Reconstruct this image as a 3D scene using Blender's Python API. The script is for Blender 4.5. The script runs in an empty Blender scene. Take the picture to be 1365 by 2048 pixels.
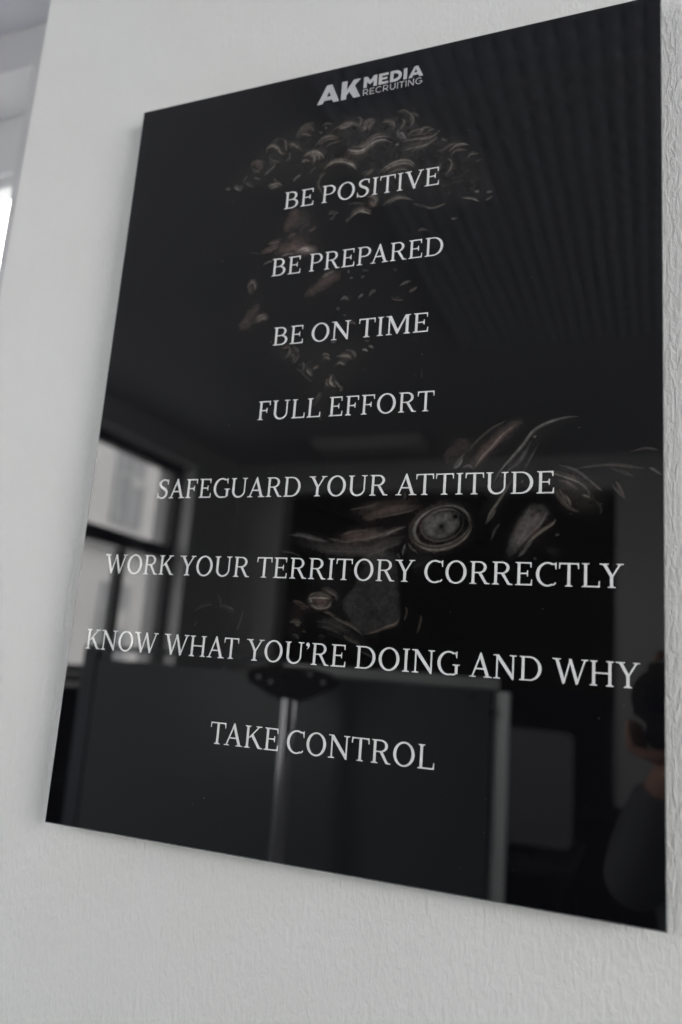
import bpy, bmesh, math, random
import numpy as np
from mathutils import Vector, Matrix
from mathutils.geometry import delaunay_2d_cdt

random.seed(7)
rng = np.random.default_rng(7)
scene = bpy.context.scene
col = scene.collection

# ------------------------------------------------------------------ camera
CAM = Vector((0.5942, -0.7039, 1.55))
RIGHT = Vector((0.9286, 0.3636, 0.0740))
FWD = Vector((-0.3710, 0.9075, 0.1971))
FWD.normalize()
RIGHT = (RIGHT - FWD * RIGHT.dot(FWD)).normalized()
UP = RIGHT.cross(FWD)
camd = bpy.data.cameras.new("camera_view")
camd.sensor_fit = 'VERTICAL'
camd.sensor_height = 36.0
camd.lens = 27.85
camd.clip_start = 0.01
camd.clip_end = 200.0
camd.dof.use_dof = True
camd.dof.focus_distance = 0.755
camd.dof.aperture_fstop = 2.8
camo = bpy.data.objects.new("camera_view", camd)
col.objects.link(camo)
m3 = Matrix((RIGHT, UP, -FWD)).transposed()
camo.matrix_world = Matrix.Translation(CAM) @ m3.to_4x4()
scene.camera = camo

# ------------------------------------------------------------------ world: flat overcast sky seen through the windows
SKY = 15.0
w = bpy.data.worlds.new("World")
scene.world = w
w.use_nodes = True
bg = w.node_tree.nodes['Background']
bg.inputs['Color'].default_value = (1.0, 0.993, 0.975, 1)
bg.inputs['Strength'].default_value = SKY

vs = scene.view_settings
vs.view_transform = 'Standard'
vs.look = 'None'
vs.exposure = 0.0
vs.gamma = 1.0
scene.render.engine = 'CYCLES'
cy = scene.cycles
cy.use_denoising = True
try:
    cy.denoiser = 'OPENIMAGEDENOISE'
    cy.denoising_input_passes = 'RGB_ALBEDO_NORMAL'
except Exception:
    pass
cy.max_bounces = 10
cy.diffuse_bounces = 6
cy.glossy_bounces = 5
cy.sample_clamp_indirect = 8.0
cy.caustics_reflective = False
cy.caustics_refractive = False


def portal(name, loc, rot, sx, sy):
    # window opening that guides the sky light into the room
    ld = bpy.data.lights.new(name, 'AREA')
    ld.shape = 'RECTANGLE'
    ld.size = sx
    ld.size_y = sy
    ld.cycles.is_portal = True
    o = bpy.data.objects.new(name, ld)
    col.objects.link(o)
    o.location = loc
    o.rotation_euler = rot
    return o


# ------------------------------------------------------------------ helpers
def prin(name, color, rough=0.5, metal=0.0, ior=1.45, spec=None):
    m = bpy.data.materials.new(name)
    m.use_nodes = True
    b = m.node_tree.nodes['Principled BSDF']
    b.inputs['Base Color'].default_value = (*color, 1)
    b.inputs['Roughness'].default_value = rough
    b.inputs['Metallic'].default_value = metal
    b.inputs['IOR'].default_value = ior
    if spec is not None:
        b.inputs['Specular IOR Level'].default_value = spec
    return m


def grain(m, scale=(30, 30, 30), amt=0.12, bump=0.0, detail=6, dist=0.001):
    """colour mottling and fine relief from noise in object space"""
    nt = m.node_tree
    b = nt.nodes['Principled BSDF']
    tc = nt.nodes.new('ShaderNodeTexCoord')
    mp = nt.nodes.new('ShaderNodeMapping')
    mp.inputs['Scale'].default_value = scale
    nt.links.new(tc.outputs['Object'], mp.inputs['Vector'])
    n = nt.nodes.new('ShaderNodeTexNoise')
    n.inputs['Scale'].default_value = 1.0
    n.inputs['Detail'].default_value = detail
    nt.links.new(mp.outputs['Vector'], n.inputs['Vector'])
    if amt > 0:
        hs = nt.nodes.new('ShaderNodeMix')
        hs.data_type = 'RGBA'
        c = b.inputs['Base Color'].default_value
        hs.inputs[6].default_value = (c[0]*(1-amt), c[1]*(1-amt), c[2]*(1-amt), 1)
        hs.inputs[7].default_value = (min(1, c[0]*(1+amt)), min(1, c[1]*(1+amt)), min(1, c[2]*(1+amt)), 1)
        nt.links.new(n.outputs['Fac'], hs.inputs[0])
        nt.links.new(hs.outputs[2], b.inputs['Base Color'])
    if bump > 0:
        bp = nt.nodes.new('ShaderNodeBump')
        bp.inputs['Strength'].default_value = bump
        bp.inputs['Distance'].default_value = dist
        nt.links.new(n.outputs['Fac'], bp.inputs['Height'])
        nt.links.new(bp.outputs['Normal'], b.inputs['Normal'])
    return m


def tag(o, label=None, cat=None, group=None, kind=None):
    if label: o['label'] = label
    if cat: o['category'] = cat
    if group: o['group'] = group
    if kind: o['kind'] = kind
    return o


def obj(name, bm, mat, parent=None, smooth=False):
    me = bpy.data.meshes.new(name)
    if isinstance(bm, tuple):
        me.from_pydata(bm[0], [], bm[1])
    else:
        bm.to_mesh(me)
        bm.free()
    me.materials.append(mat)
    if smooth:
        for p in me.polygons: p.use_smooth = True
    o = bpy.data.objects.new(name, me)
    col.objects.link(o)
    if parent: o.parent = parent
    return o


def empty(name, loc=(0, 0, 0)):
    o = bpy.data.objects.new(name, None)
    o.location = loc
    col.objects.link(o)
    return o


def box(bm, lo, hi, bevel=0.0):
    xs = [(lo[i] + hi[i]) / 2 for i in range(3)]
    sz = [abs(hi[i] - lo[i]) for i in range(3)]
    r = bmesh.ops.create_cube(bm, size=1.0, matrix=Matrix.Translation(xs) @ Matrix.Diagonal((*sz, 1)))
    if bevel > 0:
        es = list({e for v in r['verts'] for e in v.link_edges})
        bmesh.ops.bevel(bm, geom=es, offset=bevel, segments=2, affect='EDGES', profile=0.5)
    return bm


def boxes(*bs, bevel=0.0):
    bm = bmesh.new()
    for lo, hi in bs: box(bm, lo, hi, bevel)
    return bm


def tube(bm, a, b, r0, r1=None, seg=24):
    a = Vector(a); b = Vector(b)
    if r1 is None: r1 = r0
    d = b - a
    q = d.to_track_quat('Z', 'Y').to_matrix().to_4x4()
    bmesh.ops.create_cone(bm, cap_ends=True, segments=seg, radius1=r0, radius2=r1, depth=d.length,
                          matrix=Matrix.Translation((a + b) / 2) @ q)
    return bm


# ------------------------------------------------------------------ materials
# painted plaster: roller stipple, slightly drawn out vertically
M_wall = prin('white_plaster', (0.74, 0.745, 0.735), 0.62, spec=0.3)
nt = M_wall.node_tree
b = nt.nodes['Principled BSDF']
tc = nt.nodes.new('ShaderNodeTexCoord')
def nz(scale, vec, detail=4.0, rough=0.55, dist=0.0):
    mp = nt.nodes.new('ShaderNodeMapping')
    mp.inputs['Scale'].default_value = vec
    nt.links.new(tc.outputs['Object'], mp.inputs['Vector'])
    n = nt.nodes.new('ShaderNodeTexNoise')
    n.inputs['Scale'].default_value = scale
    n.inputs['Detail'].default_value = detail
    n.inputs['Roughness'].default_value = rough
    n.inputs['Distortion'].default_value = dist
    nt.links.new(mp.outputs['Vector'], n.inputs['Vector'])
    return n
n1 = nz(185, (1.35, 1, 0.5), 3.0, 0.5, 0.6)
n2 = nz(520, (1.0, 1, 0.8), 2.0, 0.5)
n3 = nz(12, (1.0, 1, 0.7), 3.0, 0.5)
cr = nt.nodes.new('ShaderNodeValToRGB')
cr.color_ramp.elements[0].position = 0.38
cr.color_ramp.elements[1].position = 0.72
nt.links.new(n1.outputs['Fac'], cr.inputs['Fac'])
ma = nt.nodes.new('ShaderNodeMath'); ma.operation = 'MULTIPLY_ADD'
nt.links.new(n2.outputs['Fac'], ma.inputs[0]); ma.inputs[1].default_value = 0.16
nt.links.new(cr.outputs['Color'], ma.inputs[2])
mb = nt.nodes.new('ShaderNodeMath'); mb.operation = 'MULTIPLY_ADD'
nt.links.new(n3.outputs['Fac'], mb.inputs[0]); mb.inputs[1].default_value = 0.5
nt.links.new(ma.outputs[0], mb.inputs[2])
bp = nt.nodes.new('ShaderNodeBump')
bp.inputs['Strength'].default_value = 0.46
bp.inputs['Distance'].default_value = 0.0013
nt.links.new(mb.outputs[0], bp.inputs['Height'])
nt.links.new(bp.outputs['Normal'], b.inputs['Normal'])
mx = nt.nodes.new('ShaderNodeMix'); mx.data_type = 'RGBA'
mx.inputs[6].default_value = (0.70, 0.69, 0.67, 1)
mx.inputs[7].default_value = (0.76, 0.775, 0.77, 1)
nt.links.new(nz(3.0, (1, 1, 1), 6.0).outputs['Fac'], mx.inputs[0])
nt.links.new(mx.outputs[2], b.inputs['Base Color'])

M_room = grain(prin('matt_white_paint', (0.56, 0.56, 0.57), 0.8), (4, 4, 4), 0.04)
M_ceil = grain(prin('ceiling_paint', (0.475, 0.48, 0.52), 0.85), (3, 3, 3), 0.05)
M_floor = grain(prin('blue_grey_floor', (0.10, 0.13, 0.15), 0.95), (60, 60, 60), 0.3, 0.4)
M_dark = grain(prin('corridor_shade_black', (0.02, 0.02, 0.02), 0.8), (5, 5, 5), 0.1)  # near-black colour stands in for the corridor's lack of light
M_frame = grain(prin('anthracite_frame', (0.05, 0.052, 0.055), 0.45), (20, 20, 20), 0.1)
M_wframe = grain(prin('white_window_frame', (0.6, 0.61, 0.61), 0.35), (15, 15, 15), 0.04)
M_facade = grain(prin('pale_render', (0.8, 0.79, 0.79), 0.85), (2, 2, 2), 0.12)
M_facwin = grain(prin('facade_window', (0.42, 0.43, 0.45), 0.2), (2, 2, 2), 0.3)
M_ground = grain(prin('asphalt', (0.06, 0.06, 0.06), 0.9), (3, 3, 3), 0.3)

# clear gloss over everything printed on the panel
GL = dict(rough=0.012, ior=1.49)
M_acr = prin('black_acrylic', (0.0038, 0.0038, 0.0050), **GL)
M_edge = grain(prin('cut_acrylic_edge', (0.16, 0.165, 0.165), 0.18, ior=1.6), (260, 260, 260), 0.9, 0.8, dist=0.0003)  # pale, spotty colour paints the highlights along the polished edge
M_lining = grain(prin('white_reveal_paint', (0.85, 0.85, 0.86), 0.7), (10, 10, 10), 0.03)
M_white = prin('white_print', (0.75, 0.75, 0.75), **GL)
nt = M_white.node_tree
M_logo = prin('grey_logo_print', (0.50, 0.50, 0.51), **GL)
M_art = prin('printed_picture', (0.02, 0.02, 0.02), **GL)
at = M_art.node_tree.nodes.new('ShaderNodeAttribute')
at.attribute_name = 'print'
M_art.node_tree.links.new(at.outputs['Color'], M_art.node_tree.nodes['Principled BSDF'].inputs['Base Color'])


def smears(m):
    nt = m.node_tree
    b = nt.nodes['Principled BSDF']
    tc = nt.nodes.new('ShaderNodeTexCoord')
    mp = nt.nodes.new('ShaderNodeMapping'); mp.inputs['Scale'].default_value = (1.0, 1.0, 0.35); mp.inputs['Rotation'].default_value = (0, 0.6, 0)
    nt.links.new(tc.outputs['Object'], mp.inputs['Vector'])
    n = nt.nodes.new('ShaderNodeTexNoise'); n.inputs['Scale'].default_value = 14; n.inputs['Detail'].default_value = 8; n.inputs['Roughness'].default_value = 0.65
    nt.links.new(mp.outputs['Vector'], n.inputs['Vector'])
    r = nt.nodes.new('ShaderNodeMapRange'); r.inputs['From Min'].default_value = 0.45; r.inputs['From Max'].default_value = 0.8
    r.inputs['To Min'].default_value = 0.012; r.inputs['To Max'].default_value = 0.07
    nt.links.new(n.outputs['Fac'], r.inputs['Value'])
    nt.links.new(r.outputs['Result'], b.inputs['Roughness'])
    # slight waviness of the sheet
    w2 = nt.nodes.new('ShaderNodeTexNoise'); w2.inputs['Scale'].default_value = 5; w2.inputs['Detail'].default_value = 1
    nt.links.new(tc.outputs['Object'], w2.inputs['Vector'])
    bp = nt.nodes.new('ShaderNodeBump'); bp.inputs['Strength'].default_value = 0.2; bp.inputs['Distance'].default_value = 0.0005
    nt.links.new(w2.outputs['Fac'], bp.inputs['Height'])
    nt.links.new(bp.outputs['Normal'], b.inputs['Normal'])
for m in (M_acr, M_white, M_logo, M_art): smears(m)
# ------------------------------------------------------------------ room (setting)
CEIL = 3.0
YF = -4.33          # far wall
XL = -2.3           # window wall
XR = 3.2
bm = boxes(((-0.214, 0.021, -0.02), (XR + 0.3, 0.498, CEIL + 0.1)))
es = [e for e in bm.edges if all(abs(v.co.x + 0.214) < 1e-4 and v.co.y < 0.1 for v in e.verts)]
bmesh.ops.bevel(bm, geom=es, offset=0.004, segments=3, affect='EDGES')
tag(obj('wall', bm, M_wall), kind='structure')
tag(obj('floor', boxes(((XL - 0.3, YF - 3.0, -0.1), (XR + 0.3, 0.9, 0.0))), M_floor), kind='structure')
tag(obj('ceiling', boxes(((XL - 0.3, YF - 3.0, CEIL), (-0.214, 0.9, CEIL + 0.15)), ((-0.214, YF - 3.0, CEIL), (XR + 0.3, 0.021, CEIL + 0.15))), M_ceil), kind='structure')
# far wall with the unlit opening
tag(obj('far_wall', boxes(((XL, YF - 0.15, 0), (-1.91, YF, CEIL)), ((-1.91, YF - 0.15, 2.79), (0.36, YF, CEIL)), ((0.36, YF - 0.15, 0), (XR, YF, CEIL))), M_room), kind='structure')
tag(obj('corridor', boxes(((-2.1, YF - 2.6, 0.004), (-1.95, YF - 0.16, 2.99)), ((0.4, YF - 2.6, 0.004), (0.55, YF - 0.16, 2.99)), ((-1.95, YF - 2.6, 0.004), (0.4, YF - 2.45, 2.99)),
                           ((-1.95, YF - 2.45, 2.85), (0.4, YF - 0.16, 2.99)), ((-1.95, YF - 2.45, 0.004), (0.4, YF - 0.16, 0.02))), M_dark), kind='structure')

def yz_wall(x0, x1, y0, y1, z0, z1, holes):
    """wall in the yz plane with rectangular holes (ya, yb, za, zb), holes sorted by y"""
    bs = []
    y = y0
    for ya, yb, za, zb in holes:
        bs.append(((x0, y, z0), (x1, ya, z1)))
        bs.append(((x0, ya, z0), (x1, yb, za)))
        bs.append(((x0, ya, zb), (x1, yb, z1)))
        y = yb
    bs.append(((x0, y, z0), (x1, y1, z1)))
    return boxes(*bs)

WA = (-3.75, -1.95, 1.43, 2.84)
WB = (-1.72, -0.12, 0.95, 2.6)
tag(obj('window_wall', yz_wall(XL - 0.3, XL, YF - 0.15, 0.9, 0, CEIL, [WA, WB]), M_room), kind='structure')

W_FILL = (-2.4, -0.8, 1.2, 2.5)  # unseen opening, added to throw more daylight on the wall from the right
tag(obj('side_wall', yz_wall(XR, XR + 0.15, YF - 0.15, 0.021, 0, CEIL, [W_FILL]), M_room), kind='structure')
portal('sky_portal', (XR + 0.2, -1.6, 1.85), (0, math.pi / 2, 0), 1.3, 1.6)

def side_window(name, W, label, mull, trans):
    t = empty(name, (XL - 0.16, (W[0] + W[1]) / 2, W[2]))
    tag(t, label, 'window', 'windows in the left wall of the room')
    ox, oy, oz = t.location
    xa, xb = XL - 0.16, XL - 0.10
    def P(lo, hi): return (lo[0] - ox, lo[1] - oy, lo[2] - oz), (hi[0] - ox, hi[1] - oy, hi[2] - oz)
    fw = 0.07
    obj('frame', boxes(P((xa, W[0], W[3] - fw), (xb, W[1], W[3])), P((xa, W[0], W[2]), (xb, W[1], W[2] + 0.05)),
                       P((xa, W[0], W[2] + 0.05), (xb, W[0] + fw, W[3] - fw)), P((xa, W[1] - fw, W[2] + 0.05), (xb, W[1], W[3] - fw))), M_frame, t)
    for (m0, m1, z0, z1) in mull:
        obj('mullion', boxes(P((xa + 0.002, m0, z0), (xb - 0.002, m1, z1))), M_frame, t)
    for (z0, z1) in trans:
        obj('transom', boxes(P((xa, W[0] + fw, z0), (xb, W[1] - fw, z1))), M_frame, t)
    obj('reveal', boxes(P((XL - 0.10, W[0], W[2] + 0.012), (XL - 0.001, W[0] + 0.012, W[3] - 0.012)), P((XL - 0.10, W[1] - 0.012, W[2] + 0.012), (XL - 0.001, W[1], W[3] - 0.012)),
                        P((XL - 0.10, W[0], W[3] - 0.012), (XL - 0.001, W[1], W[3]))), M_lining, t)
    obj('sill', boxes(P((XL - 0.10, W[0] + 0.002, W[2] - 0.02), (XL + 0.03, W[1] - 0.002, W[2] + 0.012)), bevel=0.004), M_wframe, t)
    portal('sky_portal', (XL - 0.2, oy, (W[2] + W[3]) / 2), (0, -math.pi / 2, 0), W[3] - W[2], W[1] - W[0])
    return t
side_window('window', WA, 'dark framed window with a white reveal and grey sill, mirrored at the left edge of the black panel',
            [(-3.24, -3.19, 1.48, 2.18), (-2.6, -2.52, 2.275, 2.76)], [(2.19, 2.275)])
side_window('window', WB, 'dark framed window nearest the white wall, beyond the one mirrored in the panel',
            [(-0.9, -0.84, 1.0, 2.5)], [])

# wall of the bay seen directly past the plaster corner, with its window
bayx0, bayx1 = -1.9, -0.762
tag(obj('bay_wall', boxes(((XL, 0.5, 0), (bayx0, 0.9, CEIL)), ((bayx1, 0.5, 0), (0.0, 0.9, CEIL)), ((bayx0, 0.5, 0), (bayx1, 0.9, 1.0)), ((bayx0, 0.5, 2.888), (bayx1, 0.9, CEIL))), M_room), kind='structure')
t = empty('bay_window', ((bayx0 + bayx1) / 2, 0.63, 1.0))
tag(t, 'bright window with pale frame seen past the left end of the white wall', 'window')
ox, oy, oz = t.location
def P(lo, hi): return (lo[0] - ox, lo[1] - oy, lo[2] - oz), (hi[0] - ox, hi[1] - oy, hi[2] - oz)
obj('frame', boxes(P((bayx0, 0.63, 2.72), (bayx1, 0.70, 2.888)), P((bayx0, 0.63, 1.0), (bayx1, 0.70, 1.1)),
                   P((bayx0, 0.63, 1.1), (bayx0 + 0.13, 0.70, 2.72)), P((bayx1 - 0.135, 0.63, 1.1), (bayx1, 0.70, 2.72)), bevel=0.005), M_wframe, t)
obj('sash', boxes(P((bayx0 + 0.13, 0.64, 2.69), (bayx1 - 0.135, 0.69, 2.72)), P((bayx1 - 0.15, 0.64, 1.1), (bayx1 - 0.135, 0.69, 2.69)), bevel=0.003), M_wframe, t)
portal('sky_portal', (ox, 0.75, 1.9), (-math.pi / 2, 0, 0), 1.0, 1.7)

# ribbed ceiling panel (mirrored in the upper right of the sign)
vs_, fs_ = [], []
n = 400
x0, x1, ya, yb = -0.2, 2.2, -0.3, -2.5
per = 0.046
ny = 380
for j in range(ny + 1):
    y = ya + (yb - ya) * j / ny
    for i in range(n + 1):
        x = x0 + (x1 - x0) * i / n
        h = 0.5 + 0.5 * math.cos(2 * math.pi * x / per)
        r = 0.5 + 0.5 * math.cos(2 * math.pi * y / 0.085)
        vs_.append((x, y, CEIL - 0.025 - 0.0035 * h ** 0.8 - 0.009 * r * h))
for j in range(ny):
    for i in range(n):
        a = j * (n + 1) + i
        fs_.append((a, a + n + 1, a + n + 2, a + 1))
M_rib = grain(prin('ribbed_felt', (0.48, 0.49, 0.56), 0.9), (40, 40, 40), 0.1)
tag(obj('ceiling_panel', (vs_, fs_), M_rib, smooth=True), 'grey ribbed acoustic ceiling panel mirrored in the upper right of the black sign', 'ceiling panel')

# ceiling lamp, unlit
t = empty('ceiling_lamp', (-1.1, -3.83, CEIL))
tag(t, 'long unlit white ceiling lamp mirrored above the word SAFEGUARD', 'lamp')
obj('housing', boxes(((-0.36, -0.1, -0.05), (0.36, 0.1, 0)), bevel=0.006), M_wframe, t)
obj('diffuser', boxes(((-0.34, -0.08, -0.062), (0.34, 0.08, -0.05)), bevel=0.004), prin('frosted_plastic', (0.8, 0.8, 0.8), 0.4), t)

# ------------------------------------------------------------------ outside the windows
tag(obj('ground', boxes(((-40, -40, -6.2), (20, 40, -6.0))), M_ground), kind='structure')
t = empty('office_building', (-11.0, -13.0, -6.0))
tag(t, 'pale rendered building across the street, blurred in the mirrored window', 'building')
Z0 = 0.0
obj('wall', boxes(((-4, -12, 0), (0, 12, 16))), M_facade, t)
obj('roof', boxes(((-4.2, -12.2, 16.0), (0.2, 12.2, 16.3))), M_ground, t)
for k in range(5):
    z = 1.2 + k * 3.1
    for j in range(12):
        y = -11.6 + j * 1.95
        wv = obj('window', boxes(((0.0, y, z), (0.05, y + 1.05, z + 1.75)), bevel=0.01), M_facwin, t)
        obj('frame', boxes(((0.05, y + 0.49, z), (0.09, y + 0.56, z + 1.75)), ((0.05, y, z + 1.15), (0.088, y + 0.49, z + 1.22)), ((0.05, y + 0.56, z + 1.15), (0.088, y + 1.05, z + 1.22)),
                           ((0.05, y, z), (0.088, y + 0.05, z + 1.15)), ((0.05, y + 1.0, z), (0.088, y + 1.05, z + 1.15))), M_wframe, wv)
        obj('blind', boxes(((0.051, y + 0.06, z + 0.6 + 0.5 * ((j * 7 + k * 3) % 5) / 5), (0.07, y + 0.48, z + 1.14))), M_facade, wv)
for k in range(5):
    obj('ledge', boxes(((0.0, -12, 0.6 + k * 3.1), (0.25, 12, 0.85 + k * 3.1))), M_wframe, t)

# ------------------------------------------------------------------ furniture mirrored in the panel
M_board = grain(prin('grey_board', (0.145, 0.16, 0.162), 0.3), (6, 6, 6), 0.06)
M_alu = grain(prin('pale_grey_metal', (0.78, 0.80, 0.80), 0.35, 0.1), (400, 400, 8), 0.1)
M_trim = grain(prin('satin_metal_trim', (0.85, 0.88, 0.88), 0.42, 0.25), (400, 400, 8), 0.1)
M_sstrip = grain(prin('blue_grey_strip', (0.10, 0.115, 0.13), 0.4), (20, 20, 20), 0.05)
M_chrome = prin('satin_chrome', (0.85, 0.86, 0.9), 0.16, 0.8)
M_black = grain(prin('black_plastic', (0.008, 0.008, 0.009), 0.5, spec=0.3), (40, 40, 40), 0.2)
M_bluebl = grain(prin('dark_blue_grey', (0.035, 0.037, 0.042), 0.5), (20, 20, 20), 0.1)

t = empty('partition_board', (-0.41, -1.30, 0.0))
tag(t, 'large dark grey board with pale metal edges mirrored in the lower half of the sign', 'partition')
def B(x0, x1, y0, y1, z0, z1): return ((x0 + 0.41, y0 + 1.30, z0), (x1 + 0.41, y1 + 1.30, z1))
obj('panel', boxes(B(-0.985, 0.212, -1.325, -1.302, 0.12, 1.533), bevel=0.002), M_board, t)
obj('top_trim', boxes(B(-0.36, 0.226, -1.33, -1.299, 1.534, 1.562), bevel=0.002), M_alu, t)
V8 = [(0.213 + 0.41, -0.016, 0.10), (0.255 + 0.41, 0.008, 0.10), (0.255 + 0.41, -0.03, 0.10), (0.213 + 0.41, -0.03, 0.10)]
V8 = V8 + [(x, y, 1.53) for x, y, z in V8]
obj('side_trim', (V8, [(0, 1, 5, 4), (1, 2, 6, 5), (2, 3, 7, 6), (3, 0, 4, 7), (4, 5, 6, 7), (3, 2, 1, 0)]), M_trim, t)
obj('side_trim', boxes(B(-1.035, -0.986, -1.33, -1.298, 0.10, 1.56), bevel=0.002), M_sstrip, t)
obj('top_trim', boxes(B(-1.035, -0.37, -1.33, -1.299, 1.5605, 1.575), bevel=0.002), M_sstrip, t)
for xx in (-0.9, 0.12):
    obj('foot', boxes(B(xx - 0.03, xx + 0.03, -1.58, -1.05, 0.0, 0.05), B(xx - 0.02, xx + 0.02, -1.36, -1.326, 0.05, 0.6), bevel=0.004), M_black, t)
for dx, dz in ((0.165, 1.515), (0.21, 1.478)):
    bm = bmesh.new(); tube(bm, (dx + 0.41, 0.004, dz), (dx + 0.41, -0.01, dz), 0.006, seg=12)
    obj('screw', bm, M_black, t)

# pole stand with its black mounting plate
px_, py_ = -0.2485, -1.12
t = empty('pole_stand', (px_, py_, 0.0))
tag(t, 'chrome pole topped by a black drilled mounting plate, mirrored in front of the grey board', 'stand')
bm = bmesh.new(); tube(bm, (0, 0, 0.03), (0, 0, 1.475), 0.021, seg=32)
bmesh.ops.delete(bm, geom=[f for f in bm.faces if abs(f.normal.z) > 0.9], context='FACES')
obj('pole', bm, M_chrome, t, smooth=True)
bm = bmesh.new(); tube(bm, (0, 0, 0), (0, 0, 0.03), 0.22, 0.2, seg=48)
obj('base', bm, M_black, t)
outl = [(-0.122, 1.524), (-0.112, 1.540), (-0.07, 1.553), (0.05, 1.553), (0.10, 1.542), (0.122, 1.525), (0.112, 1.510), (0.045, 1.478), (0.022, 1.470), (-0.022, 1.470), (-0.045, 1.478), (-0.112, 1.508)]
bm = bmesh.new()
fr = [bm.verts.new((x, 0.012, z)) for x, z in outl]
bk = [bm.verts.new((x, -0.012, z)) for x, z in outl]
bm.faces.new(fr); bm.faces.new(bk[::-1])
for i in range(len(outl)):
    j = (i + 1) % len(outl)
    bm.faces.new((fr[j], fr[i], bk[i], bk[j]))
bmesh.ops.recalc_face_normals(bm, faces=bm.faces)
obj('mounting_plate', bm, M_black, t)
for x, z in ((-0.085, 1.522), (-0.05, 1.513), (0.055, 1.538), (0.09, 1.521), (-0.055, 1.54), (0.02, 1.533), (0.0, 1.512), (-0.02, 1.531)):
    bm = bmesh.new(); tube(bm, (x, 0.0125, z), (x, 0.018, z), 0.0055, 0.004, seg=12)
    obj('screw', bm, M_alu if (x, z) in ((0.055, 1.538), (0.09, 1.521), (-0.085, 1.522), (-0.05, 1.513)) else M_bluebl, t)

# desk with monitor
t = empty('desk', (0.05, -3.15, 0))
tag(t, 'dark desk in the back of the room carrying the grey monitor', 'desk')
obj('desktop', boxes(((-0.8, -0.35, 0.80), (0.22, 0.35, 0.84)), bevel=0.004), M_bluebl, t)
for sx in (-0.72, 0.14):
    for sy in (-0.28, 0.28):
        obj('leg', boxes(((sx - 0.03, sy - 0.03, 0), (sx + 0.03, sy + 0.03, 0.80))), M_black, t)
t = empty('monitor', (-0.05, -3.0, 0.842))
tag(t, 'dark grey flat screen with rounded corners standing on the desk, mirrored right of the board', 'monitor')
bm = bmesh.new()
ring = []
for cx_, cz_, a_ in ((0.26, 0.48, 0), (-0.29, 0.48, 90), (-0.29, 0.08, 180), (0.26, 0.08, 270)):
    for k in range(7):
        a = math.radians(a_ + 15 * k)
        ring.append((cx_ + 0.04 * math.cos(a), cz_ + 0.04 * math.sin(a)))
fr = [bm.verts.new((x, 0.02, z)) for x, z in ring]; bk = [bm.verts.new((x, -0.02, z)) for x, z in ring]
bm.faces.new(fr); bm.faces.new(bk[::-1])
for i in range(len(ring)):
    j = (i + 1) % len(ring)
    bm.faces.new((fr[j], fr[i], bk[i], bk[j]))
bmesh.ops.recalc_face_normals(bm, faces=bm.faces)
obj('screen', bm, grain(prin('grey_screen', (0.27, 0.27, 0.30), 0.5), (5, 5, 5), 0.05), t)
obj('stand', boxes(((-0.04, -0.06, 0.012), (0.04, -0.021, 0.3)), ((-0.14, -0.1, 0), (0.14, 0.08, 0.012))), M_black, t)
t = empty('cabinet', (0.75, -4.02, 0))
tag(t, 'low black cabinet against the far wall behind the photographer', 'cabinet')
obj('body', boxes(((-0.55, -0.28, 0), (0.75, 0.26, 0.92)), bevel=0.006), M_black, t)
for k in range(2):
    obj('door', boxes(((-0.54 + k * 0.65, 0.262, 0.05), (0.09 + k * 0.65, 0.28, 0.90)), bevel=0.004), M_black, t)
t = empty('sideboard', (-1.98, -2.4, 0))
tag(t, 'black sideboard under the mirrored window, in the lower left corner of the sign', 'cabinet')
obj('body', boxes(((-0.3, -0.85, 0), (0.22, 1.1, 1.40)), bevel=0.006), M_black, t)
obj('shelf', boxes(((0.222, -0.85, 1.02), (0.34, 1.1, 1.05)), bevel=0.003), M_bluebl, t)
t = obj('highlight_box', boxes(((-1.74, -2.44, 1.054), (-1.66, -2.30, 1.13)), bevel=0.002), M_wframe)  # white box added to stand in for a blurred bright highlight
tag(t, 'small white box added as a bright highlight on the ledge of the black sideboard', 'box')

# ------------------------------------------------------------------ photographer and camera (mirrored at the right edge)
M_skin = grain(prin('skin', (0.62, 0.36, 0.27), 0.5), (40, 40, 40), 0.08)
M_sweat = grain(prin('dark_grey_knit', (0.13, 0.134, 0.145), 0.9), (200, 200, 200), 0.25, 0.3)
M_trous = grain(prin('black_trousers', (0.02, 0.02, 0.024), 0.9), (200, 200, 200), 0.2)
M_hair = grain(prin('dark_hair', (0.012, 0.010, 0.009), 0.55), (150, 150, 40), 0.4, 0.5)
M_shoe = prin('black_shoe', (0.015, 0.015, 0.015), 0.4)

def skin_mesh(name, chains, mat, parent, sub=2):
    """chains: lists of (point, radius); a chain may start at an earlier point to branch"""
    idx = {}
    V, E, Rr = [], [], []
    for ch in chains:
        prev = None
        for p, r in ch:
            k = tuple(round(c, 4) for c in p)
            if k not in idx:
                idx[k] = len(V); V.append(k); Rr.append(r if isinstance(r, tuple) else (r, r))
            i = idx[k]
            if prev is not None: E.append((prev, i))
            prev = i
    me = bpy.data.meshes.new(name)
    me.from_pydata(V, E, [])
    o = bpy.data.objects.new(name, me)
    col.objects.link(o)
    md = o.modifiers.new('s', 'SKIN')
    for i, sv in enumerate(me.skin_vertices[0].data):
        sv.radius = Rr[i]
        sv.use_root = (i == 0)
    md.use_smooth_shade = True
    sb = o.modifiers.new('u', 'SUBSURF'); sb.levels = sub; sb.render_levels = sub
    dg = bpy.context.evaluated_depsgraph_get()
    dg.update()
    me2 = bpy.data.meshes.new_from_object(o.evaluated_get(dg))
    bpy.data.objects.remove(o)
    me2.name = name
    me2.materials.clear(); me2.materials.append(mat)
    for p in me2.polygons: p.use_smooth = True
    o2 = bpy.data.objects.new(name, me2)
    col.objects.link(o2)
    o2.parent = parent
    return o2

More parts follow.
